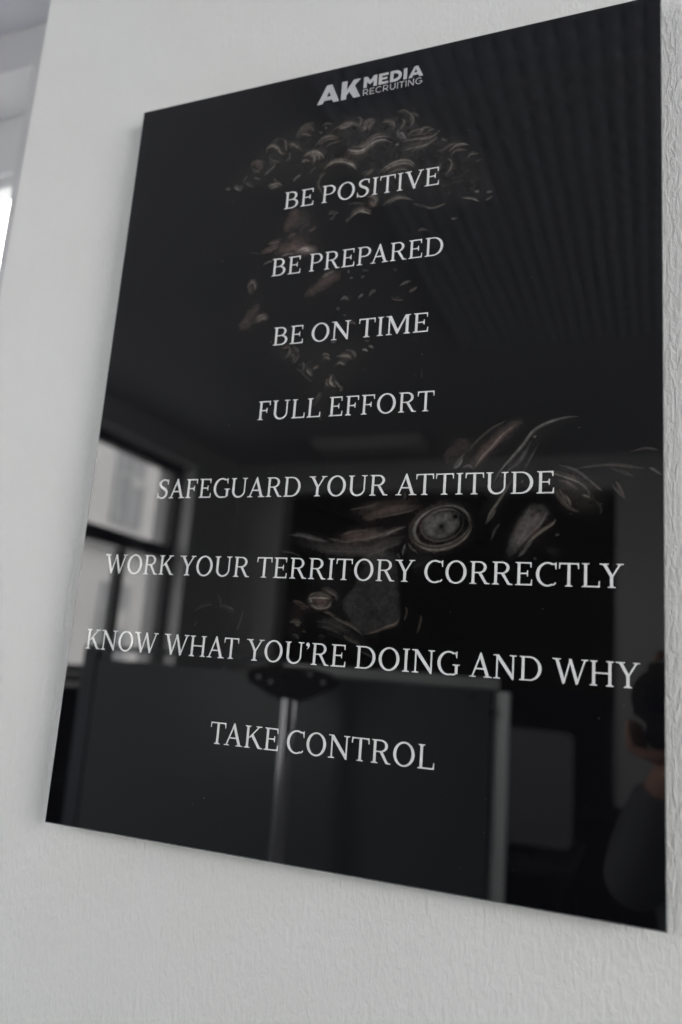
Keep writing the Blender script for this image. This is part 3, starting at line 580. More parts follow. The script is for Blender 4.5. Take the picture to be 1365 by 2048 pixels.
# picture strokes: [width mm, strength, tint, x, y, x, y ...] in millimetres on the sign
STROKES=[[2.6,0.45,"g",182.1,94.2,181.3,87.0,188.0,84.1,195.4,88.3,200.4,96.3,206.1,98.1],[3.3,0.5,"g",182.7,86.5,189.4,84.3,195.7,91.2],[2.6,0.28,"g",198.6,78.4,203.9,83.0,205.3,90.3,205.9,96.0],[2.0,0.2,"g",186.3,80.9,193.0,78.0,200.0,78.3],[2.5,0.22,"g",211.4,97.1,212.1,104.2,205.8,109.9],[3.9,0.22,"g",183.8,97.3,188.8,105.3,201.6,109.2],[4.6,0.3,"r",160.4,109.9,164.7,103.6,171.6,102.1,179.0,104.9],[5.3,0.3,"r",167.7,105.6,174.9,106.9,175.9,115.5],[2.6,0.3,"g",164.0,110.5,170.1,114.5,176.0,117.0],[2.6,0.45,"n",181.5,122.1,187.3,117.6,195.0,111.4],[2.6,0.32,"g",168.9,122.7,173.2,123.4,177.0,126.2],[2.0,0.2,"g",155.3,128.7,156.0,121.8,160.6,118.4],[4.0,0.2,"g",157.0,124.8,164.8,130.3,170.7,132.8],[3.4,0.34,"n",131.6,128.8,136.1,130.3,138.9,129.3],[4.0,0.5,"n",144.1,130.2,148.5,131.0,152.6,135.9],[2.7,0.15,"n",141.1,148.0,147.0,149.7],[2.0,0.2,"n",153.3,129.7,152.0,137.2],[3.9,0.5,"g",187.8,136.5,193.4,136.8,200.2,136.6,206.1,140.4],[3.2,0.4,"g",190.9,139.8,196.3,138.7,201.8,138.9],[1.9,0.4,"g",219.3,136.5,222.9,132.4,228.7,129.3],[1.8,0.22,"g",237.5,130.9,242.4,126.4,246.1,123.0],[5.1,0.26,"g",216.9,82.8,222.8,72.8,230.5,67.4,238.4,65.6],[5.7,0.24,"g",220.8,80.8,229.5,71.4,237.4,68.8],[2.5,0.4,"g",223.3,77.8,230.1,77.8,236.5,81.9],[1.9,0.22,"r",229.9,75.7,234.9,71.1,238.5,74.7,234.2,78.6],[3.8,0.4,"g",210.4,85.7,215.9,86.8,220.5,91.9,225.7,96.4],[3.2,0.3,"g",208.4,86.7,213.6,90.5,223.5,94.6],[4.4,0.6,"g",228.7,107.4,235.2,104.5,243.1,104.0,250.1,108.1,254.6,114.4],[4.3,0.5,"g",236.7,106.8,242.3,110.0,241.7,118.1],[3.7,0.45,"g",243.3,106.1,248.3,109.8,248.1,115.2],[3.1,0.45,"g",228.0,114.8,231.9,112.8,237.5,115.9],[1.9,0.3,"n",244.9,78.1,248.5,81.6,249.7,79.8],[1.8,0.4,"n",252.6,74.8,254.1,76.8],[2.5,0.42,"g",242.5,96.3,248.5,89.2,256.2,86.6,264.2,87.6,269.8,91.4],[1.8,0.32,"g",246.4,95.7,252.7,91.4,260.5,90.2,269.9,92.8],[1.8,0.28,"g",254.8,101.5,259.7,97.0,267.5,95.8,275.2,94.6],[4.3,0.3,"g",260.0,83.9,266.1,79.0,275.2,77.5,284.2,77.3,292.3,81.8],[2.4,0.42,"g",268.7,78.9,276.6,79.2,284.3,78.0],[2.4,0.3,"g",269.8,75.7,278.8,74.1,289.4,77.7,296.3,84.0],[2.4,0.3,"g",289.5,69.5,294.2,72.6,294.6,78.2,293.7,83.4],[1.9,0.2,"g",248.4,72.5,254.8,69.7,263.0,72.8],[4.2,0.6,"g",255.2,128.7,260.6,123.0,269.5,119.9,278.6,121.7,288.0,126.8,293.7,135.2],[2.4,0.35,"g",281.4,124.2,290.7,128.6,294.4,136.0],[3.0,0.3,"g",257.5,133.2,251.3,137.5,249.4,145.2,252.6,152.5,256.4,158.5],[1.8,0.22,"g",258.7,132.1,253.8,135.2,250.9,140.1],[4.2,0.6,"g",280.1,107.1,285.6,111.6,294.7,114.0,301.0,113.2,307.6,109.2],[1.8,0.2,"g",268.5,124.5,282.2,117.6,284.7,116.8],[1.9,0.12,"g",192.1,124.1,198.4,132.1,205.5,134.8],[4.1,0.6,"g",284.6,110.7,292.5,113.6,300.1,113.1,308.5,108.0,315.9,104.8,323.3,105.0,333.6,110.4],[4.1,0.5,"g",286.7,104.4,295.8,106.2,303.2,104.3,309.2,99.5,316.6,97.6,325.5,99.4,332.5,103.5],[1.8,0.3,"g",297.3,109.8,304.8,108.6,312.1,104.7,322.2,106.8],[4.7,0.4,"g",297.0,88.9,300.5,83.5,303.9,78.8,311.6,79.0],[4.1,0.32,"g",306.0,90.0,306.8,83.5,312.9,80.0],[2.9,0.5,"g",298.3,88.4,300.0,85.4,300.5,83.5],[4.6,0.42,"g",319.4,82.7,326.8,82.3,333.2,85.0,336.1,92.3],[2.3,0.3,"g",327.0,85.0,333.5,90.4,331.3,94.0],[3.9,0.3,"g",347.4,76.0,352.7,82.5,353.7,89.4,351.0,95.4],[3.4,0.22,"g",336.2,73.6,344.9,74.8,350.7,80.7],[1.7,0.28,"g",341.7,82.8,345.6,86.3,343.5,92.5,339.0,98.2],[2.2,0.2,"g",352.4,78.4,358.7,82.5,359.5,85.3],[4.0,0.4,"n",337.9,100.6,342.9,102.3,345.6,107.5,349.4,109.6],[2.3,0.5,"n",336.9,113.7,339.9,112.9,338.8,114.7],[2.8,0.3,"n",338.8,95.5,337.8,100.0,340.7,106.5],[2.8,0.45,"g",344.7,111.3,354.4,111.3,365.2,112.1,374.8,112.8,381.7,109.6,385.6,105.3],[2.2,0.3,"r",364.0,111.9,371.1,111.4,378.3,112.2],[4.5,0.32,"g",341.7,123.2,350.1,120.2,359.6,118.8,370.3,118.4,379.6,114.4,381.8,111.6],[2.8,0.32,"g",355.2,125.8,362.2,122.6,371.6,120.6,379.7,117.0],[2.2,0.3,"g",350.4,105.8,355.0,101.5,363.4,100.6,369.5,102.6],[2.2,0.3,"g",358.9,106.3,364.7,103.5,368.1,99.6,376.6,101.4],[1.6,0.3,"g",370.9,106.1,374.3,102.9,380.2,102.8],[3.9,0.2,"g",352.7,103.7,363.6,104.6,373.2,105.3],[2.7,0.25,"g",382.8,131.2,390.9,128.3,398.8,124.7,405.7,124.2],[3.2,0.45,"g",395.7,133.1,402.4,128.0,409.3,126.8,418.0,130.1],[2.6,0.3,"g",399.4,137.6,405.0,133.6,415.4,135.6],[2.2,0.25,"g",387.9,116.1,392.7,119.0],[2.1,0.28,"g",415.2,145.1,419.0,140.1,425.8,141.4],[2.1,0.2,"g",418.9,137.6,428.1,143.1],[1.5,0.22,"g",422.8,152.2,428.3,149.4,432.8,149.7],[2.7,0.34,"g",394.9,140.6,399.8,144.6,399.6,152.8,393.6,160.6],[3.7,0.25,"g",388.2,144.4,386.2,151.6,385.4,157.8],[3.4,0.5,"g",319.9,145.9,326.9,140.0,336.4,135.9,346.1,134.5,354.7,137.4,361.1,144.4],[2.8,0.5,"g",324.8,145.5,334.2,139.4,342.7,138.4,352.4,139.6,358.7,144.0],[2.8,0.35,"g",329.9,147.7,339.4,143.6,349.1,144.1,355.3,147.2],[2.3,0.36,"g",303.7,145.6,310.9,141.7,314.4,138.4],[1.7,0.2,"g",297.2,143.1,305.8,139.4,315.6,137.3],[3.5,0.42,"g",285.7,125.0,291.1,129.4,294.8,136.1],[4.0,0.5,"g",309.2,170.1,315.5,171.2,319.5,175.7,318.0,180.6],[3.4,0.42,"g",327.4,184.1,333.1,178.7,341.4,175.6,351.1,176.6,360.9,182.7],[1.7,0.36,"g",333.5,184.5,339.2,179.0,347.5,177.9,359.7,181.8],[1.6,0.36,"g",368.3,188.9,378.0,194.9,387.3,195.2,396.3,192.3],[2.1,0.42,"g",412.0,188.8,419.9,190.1,425.6,192.3,430.2,196.1],[2.5,0.3,"n",436.4,186.2,443.1,186.7],[1.5,0.25,"g",434.6,196.2,441.1,193.7,443.2,191.6],[3.5,0.4,"r",297.7,183.1,303.9,182.9,309.0,185.0],[2.6,0.5,"g",424.9,185.2,429.8,184.6],[1.6,0.3,"g",401.7,209.8,407.9,211.3],[2.1,0.25,"g",367.0,219.4,372.2,217.4,379.6,219.7],[1.6,0.2,"g",359.8,185.6,367.4,189.2,376.2,195.1],[1.6,0.25,"n",345.6,258.6,347.3,259.4],[2.1,0.3,"n",351.6,278.6,357.7,275.5,363.9,274.1],[2.6,0.4,"r",362.0,286.3,366.6,283.6,370.5,280.8],[3.2,0.25,"r",343.9,289.1,350.4,292.0,357.8,293.4],[2.2,0.3,"n",320.1,285.3,323.0,280.7,327.3,280.6],[5.6,0.3,"r",218.5,176.2,224.3,174.5,228.5,176.5],[9.9,0.26,"r",216.5,190.6,222.7,184.9,226.2,180.1],[8.7,0.2,"r",214.1,192.9,219.1,189.7,226.7,185.5],[12.2,0.14,"g",234.0,178.7,239.9,184.9,243.0,190.7],[3.6,0.3,"r",243.9,200.8,247.7,198.7,252.8,197.5],[3.7,0.35,"r",218.0,205.5,224.5,203.8,229.0,202.5],[5.0,0.4,"r",186.9,219.0,194.9,216.8,202.7,213.9,210.5,211.0],[4.4,0.35,"r",194.0,208.7,203.4,208.0,211.4,207.2],[11.1,0.28,"r",208.7,220.1,219.1,217.6,229.4,213.7,239.9,213.9],[8.6,0.28,"r",219.0,216.2,232.5,219.4,245.7,220.0],[6.1,0.7,"w",230.4,224.4,238.1,222.8,247.3,223.5,256.6,227.4],[4.8,0.6,"w",235.3,220.5,243.1,220.9,247.6,226.7],[1.8,0.4,"n",212.0,226.4,221.1,224.4,230.4,225.0],[2.6,0.15,"n",170.4,218.8,178.6,217.9,188.5,221.3],[1.9,0.36,"n",191.3,234.9,197.8,231.8,204.5,231.4],[1.9,0.22,"n",201.5,228.3,212.1,227.8],[3.8,0.42,"g",175.5,259.3,177.2,255.6,180.9,252.1,185.0,259.1,184.2,264.3],[5.0,0.26,"g",178.8,258.4,181.1,266.5],[8.8,0.18,"r",171.9,307.1,176.6,299.8,181.2,292.5,185.8,285.3],[7.5,0.28,"r",170.5,306.3,178.2,302.6,184.9,302.0],[7.5,0.18,"r",178.6,293.6,187.3,286.7,188.3,282.9],[4.9,0.45,"g",188.9,301.7,193.9,297.7,199.1,296.3,204.7,299.5],[4.1,0.4,"g",263.3,259.6,269.2,255.3,275.4,253.5,279.1,252.7],[8.2,0.28,"r",262.2,262.0,269.9,262.9,279.6,259.1,283.1,255.7],[7.1,0.26,"r",248.2,276.8,255.4,271.3,263.9,267.3,272.5,264.5],[5.9,0.16,"r",243.2,278.2,251.8,274.7,260.6,273.2],[3.0,0.25,"n",264.5,183.6,269.5,181.7,274.5,180.6],[2.4,0.25,"n",265.1,190.9,271.4,189.9,273.6,185.0,278.6,184.5],[4.0,0.6,"g",290.7,192.9,295.3,187.2,302.5,184.4,311.5,187.8,315.4,191.7],[3.5,0.3,"g",287.3,197.6,290.6,191.6],[1.8,0.2,"n",285.5,175.2,296.9,175.1,309.6,178.5],[4.6,0.5,"r",313.0,175.2,317.1,180.4,319.4,178.2],[2.3,0.3,"n",294.1,253.4,295.6,256.7],[1.7,0.4,"n",296.7,263.1,299.7,261.6],[1.7,0.25,"n",308.4,263.9,313.1,262.0],[1.7,0.2,"n",309.0,255.3,317.6,256.4],[3.4,0.35,"n",288.0,286.4,292.2,284.4,297.4,288.0],[2.2,0.45,"n",307.7,287.3,310.5,284.6,313.5,283.1],[2.8,0.25,"n",318.5,286.1,321.8,281.6,327.1,281.0],[2.8,0.3,"n",284.3,294.0,287.7,297.5],[1.7,0.2,"n",290.6,303.3,296.8,304.3],[2.2,0.3,"r",295.2,314.2,302.3,312.5,308.6,316.1],[2.2,0.35,"g",288.9,348.9,295.7,348.1,302.6,349.3,306.4,354.4],[2.8,0.45,"g",290.3,349.7,298.6,350.4,305.6,353.0],[2.2,0.32,"g",298.0,342.8,305.0,344.1,309.4,349.2,309.1,353.9],[2.2,0.5,"g",289.5,356.8,294.3,356.4,299.0,359.2],[1.7,0.35,"g",272.0,346.8,276.1,345.8,280.5,348.2],[2.3,0.35,"g",273.6,349.7,277.9,350.0,280.8,352.3],[1.7,0.3,"n",280.0,333.7,283.5,333.3,286.9,333.4],[1.6,0.4,"g",315.8,344.4,319.9,344.4,322.7,346.6],[1.6,0.35,"g",322.3,340.9,325.7,341.2,328.5,343.4],[1.6,0.2,"n",317.8,334.4,323.3,335.3],[2.2,0.12,"n",316.1,365.9,324.1,366.5],[2.8,0.6,"g",286.4,369.1,284.1,374.3,285.8,378.5,290.2,382.1],[2.2,0.3,"g",281.1,372.1,280.1,376.7,282.6,381.6],[1.7,0.3,"g",288.2,374.6,292.0,378.9,295.7,382.5,299.9,383.4],[2.2,0.25,"g",294.6,386.4,298.8,386.7],[3.4,0.4,"g",256.2,360.0,259.4,363.7,264.1,368.8],[2.9,0.35,"g",262.6,360.5,266.1,359.4,269.4,357.6],[2.3,0.3,"g",250.5,352.0,251.7,356.9,250.7,362.3],[2.3,0.26,"g",245.3,341.8,244.4,348.0,240.0,354.6],[3.6,0.3,"r",223.4,333.6,227.8,333.3,232.0,332.3],[3.0,0.24,"g",228.9,329.9,233.8,335.9,233.1,342.9,226.3,348.6],[2.9,0.22,"g",236.4,331.9,243.5,338.2,243.1,342.3],[2.3,0.2,"g",235.7,340.3,240.6,346.3,238.4,353.1],[3.0,0.18,"g",209.4,326.7,212.2,324.8],[1.7,0.15,"g",240.5,360.2,247.7,360.7,260.2,372.6,264.6,374.3],[2.8,0.2,"g",269.2,394.9,273.0,391.1,274.1,387.1],[3.9,0.15,"g",265.7,402.8,269.3,396.2,273.1,392.4],[2.8,0.14,"g",278.6,407.5,276.4,414.0,278.2,418.7],[1.5,0.14,"n",379.8,352.5,380.1,357.1],[1.5,0.12,"n",380.6,366.9,381.4,381.1],[1.6,0.1,"n",370.4,333.2,370.2,341.1],[4.2,0.34,"g",435.1,517.9,436.0,521.9,435.6,526.2,434.0,530.5,431.2,534.6,427.5,538.4,422.9,541.7,417.6,544.4,411.9,546.3,406.0,547.5,400.1,547.7,394.5,547.0,389.5,545.4,385.3,543.0,382.0,539.9,379.8,536.2,378.9,532.1,379.3,527.7,380.9,523.3,383.7,519.0,387.6,515.1,392.4,511.8,397.8,509.1,403.7,507.2,409.7,506.2,415.5,506.1,421.0,506.9,426.0,508.6,430.0,511.1,433.1,514.2,435.1,517.9],[1.8,0.45,"g",436.2,525.3,435.5,528.4,434.3,531.5,432.5,534.5,430.2,537.4,427.4,540.0,424.2,542.4,420.6,544.5,416.8,546.2,412.8,547.5,408.6,548.4,404.5,548.9,400.3,548.9,396.4,548.4,392.6,547.5,389.2,546.2,386.1,544.4,383.5,542.3,381.4,539.9],[1.4,0.5,"n",389.6,542.6,387.6,541.3,386.0,539.8,384.6,538.1,383.5,536.2,382.7,534.3,382.3,532.2,382.2,530.1,382.4,527.9,383.0,525.7,384.0,523.5,385.2,521.4,386.8,519.3,388.6,517.4,390.7,515.6,393.0,514.0,395.5,512.5,398.2,511.2,401.0,510.2],[1.9,0.3,"n",400.8,509.7,403.6,508.9,406.4,508.3,409.2,508.0,412.0,507.8,414.8,507.9,417.4,508.2,419.9,508.7,422.3,509.5,424.5,510.4,426.5,511.5,428.3,512.8,429.8,514.2,431.1,515.8,432.1,517.5,432.9,519.3,433.3,521.3,433.5,523.2,433.3,525.2],[1.9,0.2,"g",428.1,519.4,428.8,523.0,428.3,526.7,426.7,530.4,424.1,533.8,420.6,536.7,416.4,539.1,411.7,540.6,406.8,541.4,402.0,541.2,397.6,540.1,393.8,538.2,390.9,535.6,389.0,532.3,388.3,528.7,388.7,524.9,390.4,521.2,393.1,517.7,396.7,514.7,401.0,512.4,405.8,510.8,410.7,510.2,415.4,510.4,419.8,511.6,423.5,513.5,426.3,516.2,428.1,519.4],[1.5,0.3,"n",391.1,526.0,391.5,524.1,392.1,522.3,393.1,520.6,394.3,518.9,395.7,517.3,397.4,515.8,399.3,514.5,401.4,513.3,403.6,512.3,405.9,511.5,408.3,510.9,410.6,510.6,413.0,510.4,415.3,510.5,417.6,510.8,419.7,511.4,421.6,512.1,423.4,513.1],[2.4,0.32,"n",418.0,516.4,420.7,514.3,424.2,516.4,423.0,520.3],[2.6,0.22,"g",307.1,537.2,316.0,534.2,329.5,532.0,341.4,531.9],[7.3,0.3,"r",310.3,539.3,323.8,537.1,338.7,534.8,353.3,531.9],[3.6,0.35,"g",315.1,541.4,330.1,540.6,343.3,537.6,356.3,533.3,367.7,529.0,373.4,527.6],[1.5,0.36,"n",350.7,537.6,362.1,531.8,372.0,528.3],[3.3,0.3,"n",251.8,536.1,266.3,536.7,284.1,540.3,295.2,542.4],[2.1,0.2,"g",294.8,538.7,309.0,541.5,324.2,542.1],[5.2,0.28,"r",328.6,520.2,337.5,517.6,351.9,511.9,367.9,509.1,386.6,507.8],[8.3,0.11,"r",322.0,512.5,341.2,507.5,363.3,504.8,386.3,502.2],[2.0,0.22,"g",337.6,519.3,355.2,516.2,372.5,512.7,385.3,509.2],[3.7,0.2,"g",314.2,511.0,333.8,508.2,348.4,503.2],[2.5,0.25,"g",369.9,493.4,370.3,500.6],[7.5,0.26,"n",275.2,546.9,294.2,549.6,314.2,550.5,330.8,550.6,342.6,549.0,359.9,543.2,372.5,536.0],[2.8,0.16,"n",243.7,552.5,256.6,553.1,268.2,557.3],[2.0,0.18,"n",328.2,555.6,342.9,553.2,360.0,546.0,371.4,541.6],[2.0,0.3,"n",372.2,555.6,373.2,548.6,374.4,544.4],[1.5,0.22,"n",376.5,543.0,380.4,548.5,386.3,552.6],[2.0,0.2,"n",366.3,552.9,368.8,558.4],[4.2,0.55,"g",279.7,597.4,285.8,595.7,296.5,595.4,302.8,597.3],[3.7,0.5,"g",281.9,604.4,289.8,606.2,298.9,605.1,303.1,600.8],[2.6,0.45,"n",279.7,597.4,282.5,603.0],[4.7,0.26,"r",286.2,600.0,293.9,600.4,300.0,600.2],[3.2,0.16,"n",289.7,587.1,300.6,589.6,308.7,594.9,309.1,600.5],[2.6,0.25,"g",297.6,590.4,303.9,592.3,310.3,596.3],[3.2,0.25,"r",262.1,602.3,269.3,603.5,277.4,606.0],[3.7,0.25,"r",269.7,607.7,276.0,607.5,280.7,608.7],[2.1,0.3,"r",296.3,610.9,302.4,611.3,308.8,614.5],[3.2,0.25,"g",260.0,621.6,269.3,620.5,274.2,622.4],[4.3,0.3,"g",267.9,622.0,272.8,623.9],[3.7,0.2,"g",264.4,634.9,269.2,636.0,271.0,638.7],[4.1,0.16,"g",292.3,634.8,299.9,635.7],[4.2,0.12,"n",284.8,619.8,301.6,619.0,317.0,623.8,324.7,627.6],[3.6,0.14,"n",289.9,625.1,303.7,625.9,316.2,632.1],[3.0,0.18,"g",317.7,632.0,325.4,635.7,337.4,640.5],[2.5,0.36,"r",339.6,630.2,349.6,627.7,359.3,623.1,369.0,619.3,372.9,613.0],[2.1,0.3,"g",302.6,613.4,315.1,618.4,327.4,623.3,338.2,631.0],[1.4,0.2,"r",389.2,628.3,392.6,614.8,392.3,609.5],[1.4,0.2,"r",377.9,602.0,379.6,607.4,377.4,616.9],[1.5,0.15,"g",334.8,644.7,346.8,649.4,349.9,652.9],[2.8,0.4,"r",436.2,473.4,443.9,461.8,451.8,453.6,462.7,440.5,475.2,430.9],[5.7,0.3,"r",432.7,469.9,442.1,458.3,454.7,445.2,470.5,432.3,479.9,427.7],[3.3,0.26,"n",416.1,472.0,420.8,464.5,427.2,457.0],[1.9,0.42,"n",416.1,472.0,421.8,467.9,424.8,461.2],[2.4,0.28,"n",425.3,471.4,431.1,469.9,435.3,473.4],[9.6,0.14,"r",416.6,445.4,425.2,449.2,431.9,451.2],[6.8,0.14,"r",409.2,467.6,413.7,457.4,421.9,450.8],[1.9,0.2,"g",428.9,457.9,438.3,446.3,451.1,434.8,465.5,427.0],[1.8,0.42,"n",454.6,487.2,460.6,475.7,469.9,464.3,480.6,451.3,489.7,438.3,502.1,431.3,517.4,427.1,529.6,426.5],[1.8,0.2,"n",459.2,480.6,471.7,471.0,480.8,459.6,488.4,446.6],[1.3,0.18,"n",481.3,477.8,487.3,464.8,494.7,450.1],[1.4,0.2,"n",473.3,472.7,479.4,466.2,485.5,456.4],[1.3,0.4,"n",489.9,444.6,492.2,443.1],[1.4,0.35,"g",449.5,523.3,452.4,515.2,458.5,505.4,464.5,495.6,472.0,482.6],[1.8,0.25,"g",448.0,525.0,454.1,516.8,457.0,510.3],[1.4,0.18,"n",453.4,541.2,457.7,529.8,462.3,523.3],[0.9,0.25,"n",481.5,484.4,479.2,486.8],[1.3,0.2,"n",527.5,485.3,536.5,493.4,539.5,501.4],[1.7,0.36,"g",532.9,498.9,536.6,500.1,539.5,501.9],[3.1,0.34,"g",503.0,475.1,512.3,478.5,525.9,483.7,533.5,488.6],[1.7,0.25,"n",512.1,470.4,527.3,475.7,537.8,483.9,548.2,493.6],[1.3,0.2,"g",539.3,485.5,545.3,492.0,549.7,495.2],[3.5,0.25,"g",509.5,491.4,514.2,501.1,523.4,510.7,530.8,513.9],[2.2,0.3,"g",512.6,493.1,517.2,501.1,518.8,507.5],[1.7,0.3,"g",517.1,496.3,521.8,504.4,523.4,509.1],[2.6,0.25,"r",512.4,485.0,521.5,488.4,529.1,494.9],[2.1,0.24,"r",559.8,486.0,564.1,493.9,568.4,504.8],[1.2,0.2,"g",556.9,489.0,562.7,497.0,567.0,501.7],[2.6,0.24,"g",527.3,474.1,548.0,471.4,562.6,471.8,574.1,473.7,585.4,475.6],[1.2,0.22,"g",571.2,461.0,585.4,457.5,596.7,460.3],[1.6,0.3,"n",587.5,474.9,592.4,477.3,598.6,482.1],[1.7,0.12,"n",553.9,473.2,565.5,478.2,576.9,483.2],[1.7,0.12,"g",542.5,501.4,548.4,510.9,547.0,517.1],[6.1,0.34,"n",491.5,508.1,487.1,516.9,482.7,524.9,476.8,536.1,470.9,547.4],[6.1,0.34,"n",499.2,508.9,494.8,518.5,488.9,526.5,483.0,536.1,474.1,548.9],[4.3,0.3,"n",503.8,512.2,498.0,523.3,489.1,532.9,478.6,545.7],[2.2,0.45,"g",483.3,547.2,489.2,539.2,498.2,531.2,507.1,524.9,510.8,520.1],[1.8,0.3,"n",478.9,555.2,484.9,548.8,492.3,539.2],[2.1,0.24,"n",510.4,534.3,514.1,533.5],[5.2,0.08,"r",501.6,545.4,510.6,548.4,513.7,553.0],[1.7,0.2,"n",492.7,554.9,495.0,556.5],[3.0,0.14,"n",150.2,618.3,157.9,611.6,168.4,608.1,176.9,608.8],[3.5,0.14,"n",179.5,610.8,187.9,611.0,195.2,613.2,200.3,617.1],[2.3,0.13,"n",183.1,610.6,182.8,603.4,176.6,596.3],[2.8,0.15,"n",208.9,610.6,207.5,618.9,205.1,628.2,204.6,634.3],[2.4,0.1,"n",154.5,632.7,158.3,624.2],[2.6,0.16,"r",275.0,629.7,280.4,630.4]]
POLYS=[[0.17,"n",3.5,1.0,331.3,556.2,351.5,548.9,364.8,552.9,367.2,566.8,370.8,591.4,373.5,611.7,369.0,619.3,355.1,624.7,339.7,630.9,327.2,621.3,315.7,607.3,316.3,596.1,327.2,581.7,332.1,567.5],[0.36,"n",2.5,1.2,423.9,520.3,424.4,524.9,422.5,529.6,418.6,533.7,413.1,536.8,406.9,538.5,400.6,538.4,395.3,536.6,391.6,533.3,390.0,529.0,390.8,524.2,393.8,519.7,398.7,516.0,404.8,513.6,411.2,513.0,417.0,514.0,421.5,516.7],[0.16,"g",2.5,1.0,303.4,601.2,301.9,603.5,297.8,605.2,292.2,605.7,286.2,605.1,281.4,603.4,278.9,601.0,279.4,598.5,282.7,596.6,288.0,595.6,294.0,595.8,299.3,597.2,302.7,599.4],[0.16,"n",4,1.3,489.9,505.7,502.2,507.4,506.2,514.6,495.1,528.1,483.2,542.5,474.3,555.3,467.3,555.4,470.7,541.0,479.5,523.3],[0.07,"n",6,0.8,276.6,563.0,328.7,562.0,316.5,598.9,336.7,631.0,308.8,614.5,294.6,591.2,275.3,583.2],[0.13,"r",5,1.0,315.9,512.4,348.5,504.7,386.2,500.7,389.4,507.1,372.5,512.7,337.6,519.3,314.7,517.5],[0.17,"r",4,1.0,294.9,539.4,314.3,532.1,341.4,531.2,373.4,527.6,359.4,535.4,342.0,539.8,315.2,542.9],[0.1,"n",5,1.0,251.7,535.3,293.7,543.1,330.4,544.9,371.1,537.4,371.4,543.0,342.9,553.2,309.9,553.7,267.5,550.0],[0.1,"n",5,1.0,377.3,544.4,389.1,552.5,406.0,555.0,397.0,568.9,381.7,571.9,374.9,552.8],[0.13,"r",5,1.0,429.5,471.5,443.6,455.0,462.5,435.4,479.9,426.0,486.3,428.0,467.7,445.7,452.1,462.0,439.5,475.2],[0.11,"n",5,1.0,454.6,487.2,480.6,451.3,492.8,436.7,529.6,426.5,526.7,431.7,502.3,440.5,487.1,458.2,474.9,474.4,461.6,503.8,448.0,525.0],[0.12,"g",6,1.2,510.8,481.7,533.3,479.0,548.2,492.0,551.2,507.8,539.7,517.1,521.9,510.7,509.6,494.6],[0.07,"r",8,1.2,548.0,473.0,576.9,475.4,596.5,486.7,576.9,511.0,565.6,504.8,554.0,489.0],[0.1,"r",8,1.0,406.0,438.1,431.6,444.3,438.7,454.8,422.8,471.4,409.2,467.6],[0.09,"r",6,1.2,258.0,601.0,277.0,601.7,284.1,611.4,276.1,625.8,261.6,637.8,256.7,619.7],[0.11,"n",4,1.0,284.4,615.6,309.1,618.7,330.8,630.0,349.0,639.8,337.6,643.2,319.3,634.7,297.6,626.2],[0.13,"r",9,1.0,211.3,192.5,220.4,175.2,241.7,175.9,251.3,196.0,256.0,220.1,246.5,229.2,225.3,226.3,208.8,221.4,187.0,219.7,196.6,207.7,217.8,204.2],[0.11,"r",9,1.0,261.8,256.9,281.6,253.0,285.3,267.3,268.3,274.1,251.1,281.0,241.8,277.4],[0.07,"r",9,1.0,172.5,251.0,185.2,253.9,188.0,267.3,191.4,287.2,206.1,300.2,185.5,307.1,168.1,309.3,177.1,292.1],[0.1,"g",9,1.5,132.9,127.6,158.7,101.1,180.6,79.7,216.4,63.0,257.3,67.5,305.0,72.2,309.3,132.1,263.3,139.7,224.0,143.5,168.3,136.5],[0.1,"g",9,1.5,281.2,67.1,349.7,73.8,386.1,104.1,418.4,127.4,442.4,169.4,446.5,192.1,398.8,196.4,351.2,178.5,302.3,178.1,287.0,141.3],[0.08,"g",9,1.5,209.1,323.8,267.8,330.5,323.2,334.2,326.6,345.3,309.3,365.4,294.8,388.4,278.2,419.4,264.5,405.4,254.7,375.0,226.5,350.7]]
SPOTS=[[408.1,527.5,4.5,-0.8],[420.8,517.4,3.5,-1.0],[351.1,607.9,0.8,-0.8],[497.0,512.9,1.5,-0.7],[490.2,516.9,1.5,-0.5]]
# ------------------------------------------------------------------ the sign
PW, PH, TOP = 0.600, 0.842, 2.2158
PT = 0.005
sign = empty('wall_sign', (0.30, 0.0, TOP - PH))
tag(sign, 'large glossy black wall sign with eight lines of white capitals over a dark bronze head', 'sign')
def S_(x, y, z): return (x - 0.30, y, z - (TOP - PH))
def mmp(x, y, d):   # millimetres from the sign's top left corner
    return (x / 1000 - 0.30, -d, PH - y / 1000)
bm = bmesh.new()
box(bm, S_(0, 0, TOP - PH), S_(PW, PT, TOP))
es = [e for e in bm.edges if all(v.co.y < 1e-5 for v in e.verts)]
bmesh.ops.bevel(bm, geom=es, offset=0.0012, segments=1, affect='EDGES')
me = bpy.data.meshes.new('panel')
bm.to_mesh(me); bm.free()
me.materials.append(M_acr); me.materials.append(M_edge)
for p in me.polygons:
    if p.normal.y > -0.99: p.material_index = 1
o = bpy.data.objects.new('panel', me); col.objects.link(o); o.parent = sign
# stand-offs between panel and wall
for x in (0.05, 0.55):
    for z in (TOP - 0.05, TOP - PH + 0.05):
        bm = bmesh.new(); tube(bm, S_(x, PT + 0.0002, z), S_(x, 0.0208, z), 0.009, seg=20)
        obj('spacer', bm, M_alu, sign)

# ---- lettering: glyph outlines, cap height 700 units
ST, TH, SF = 84, 43, 31

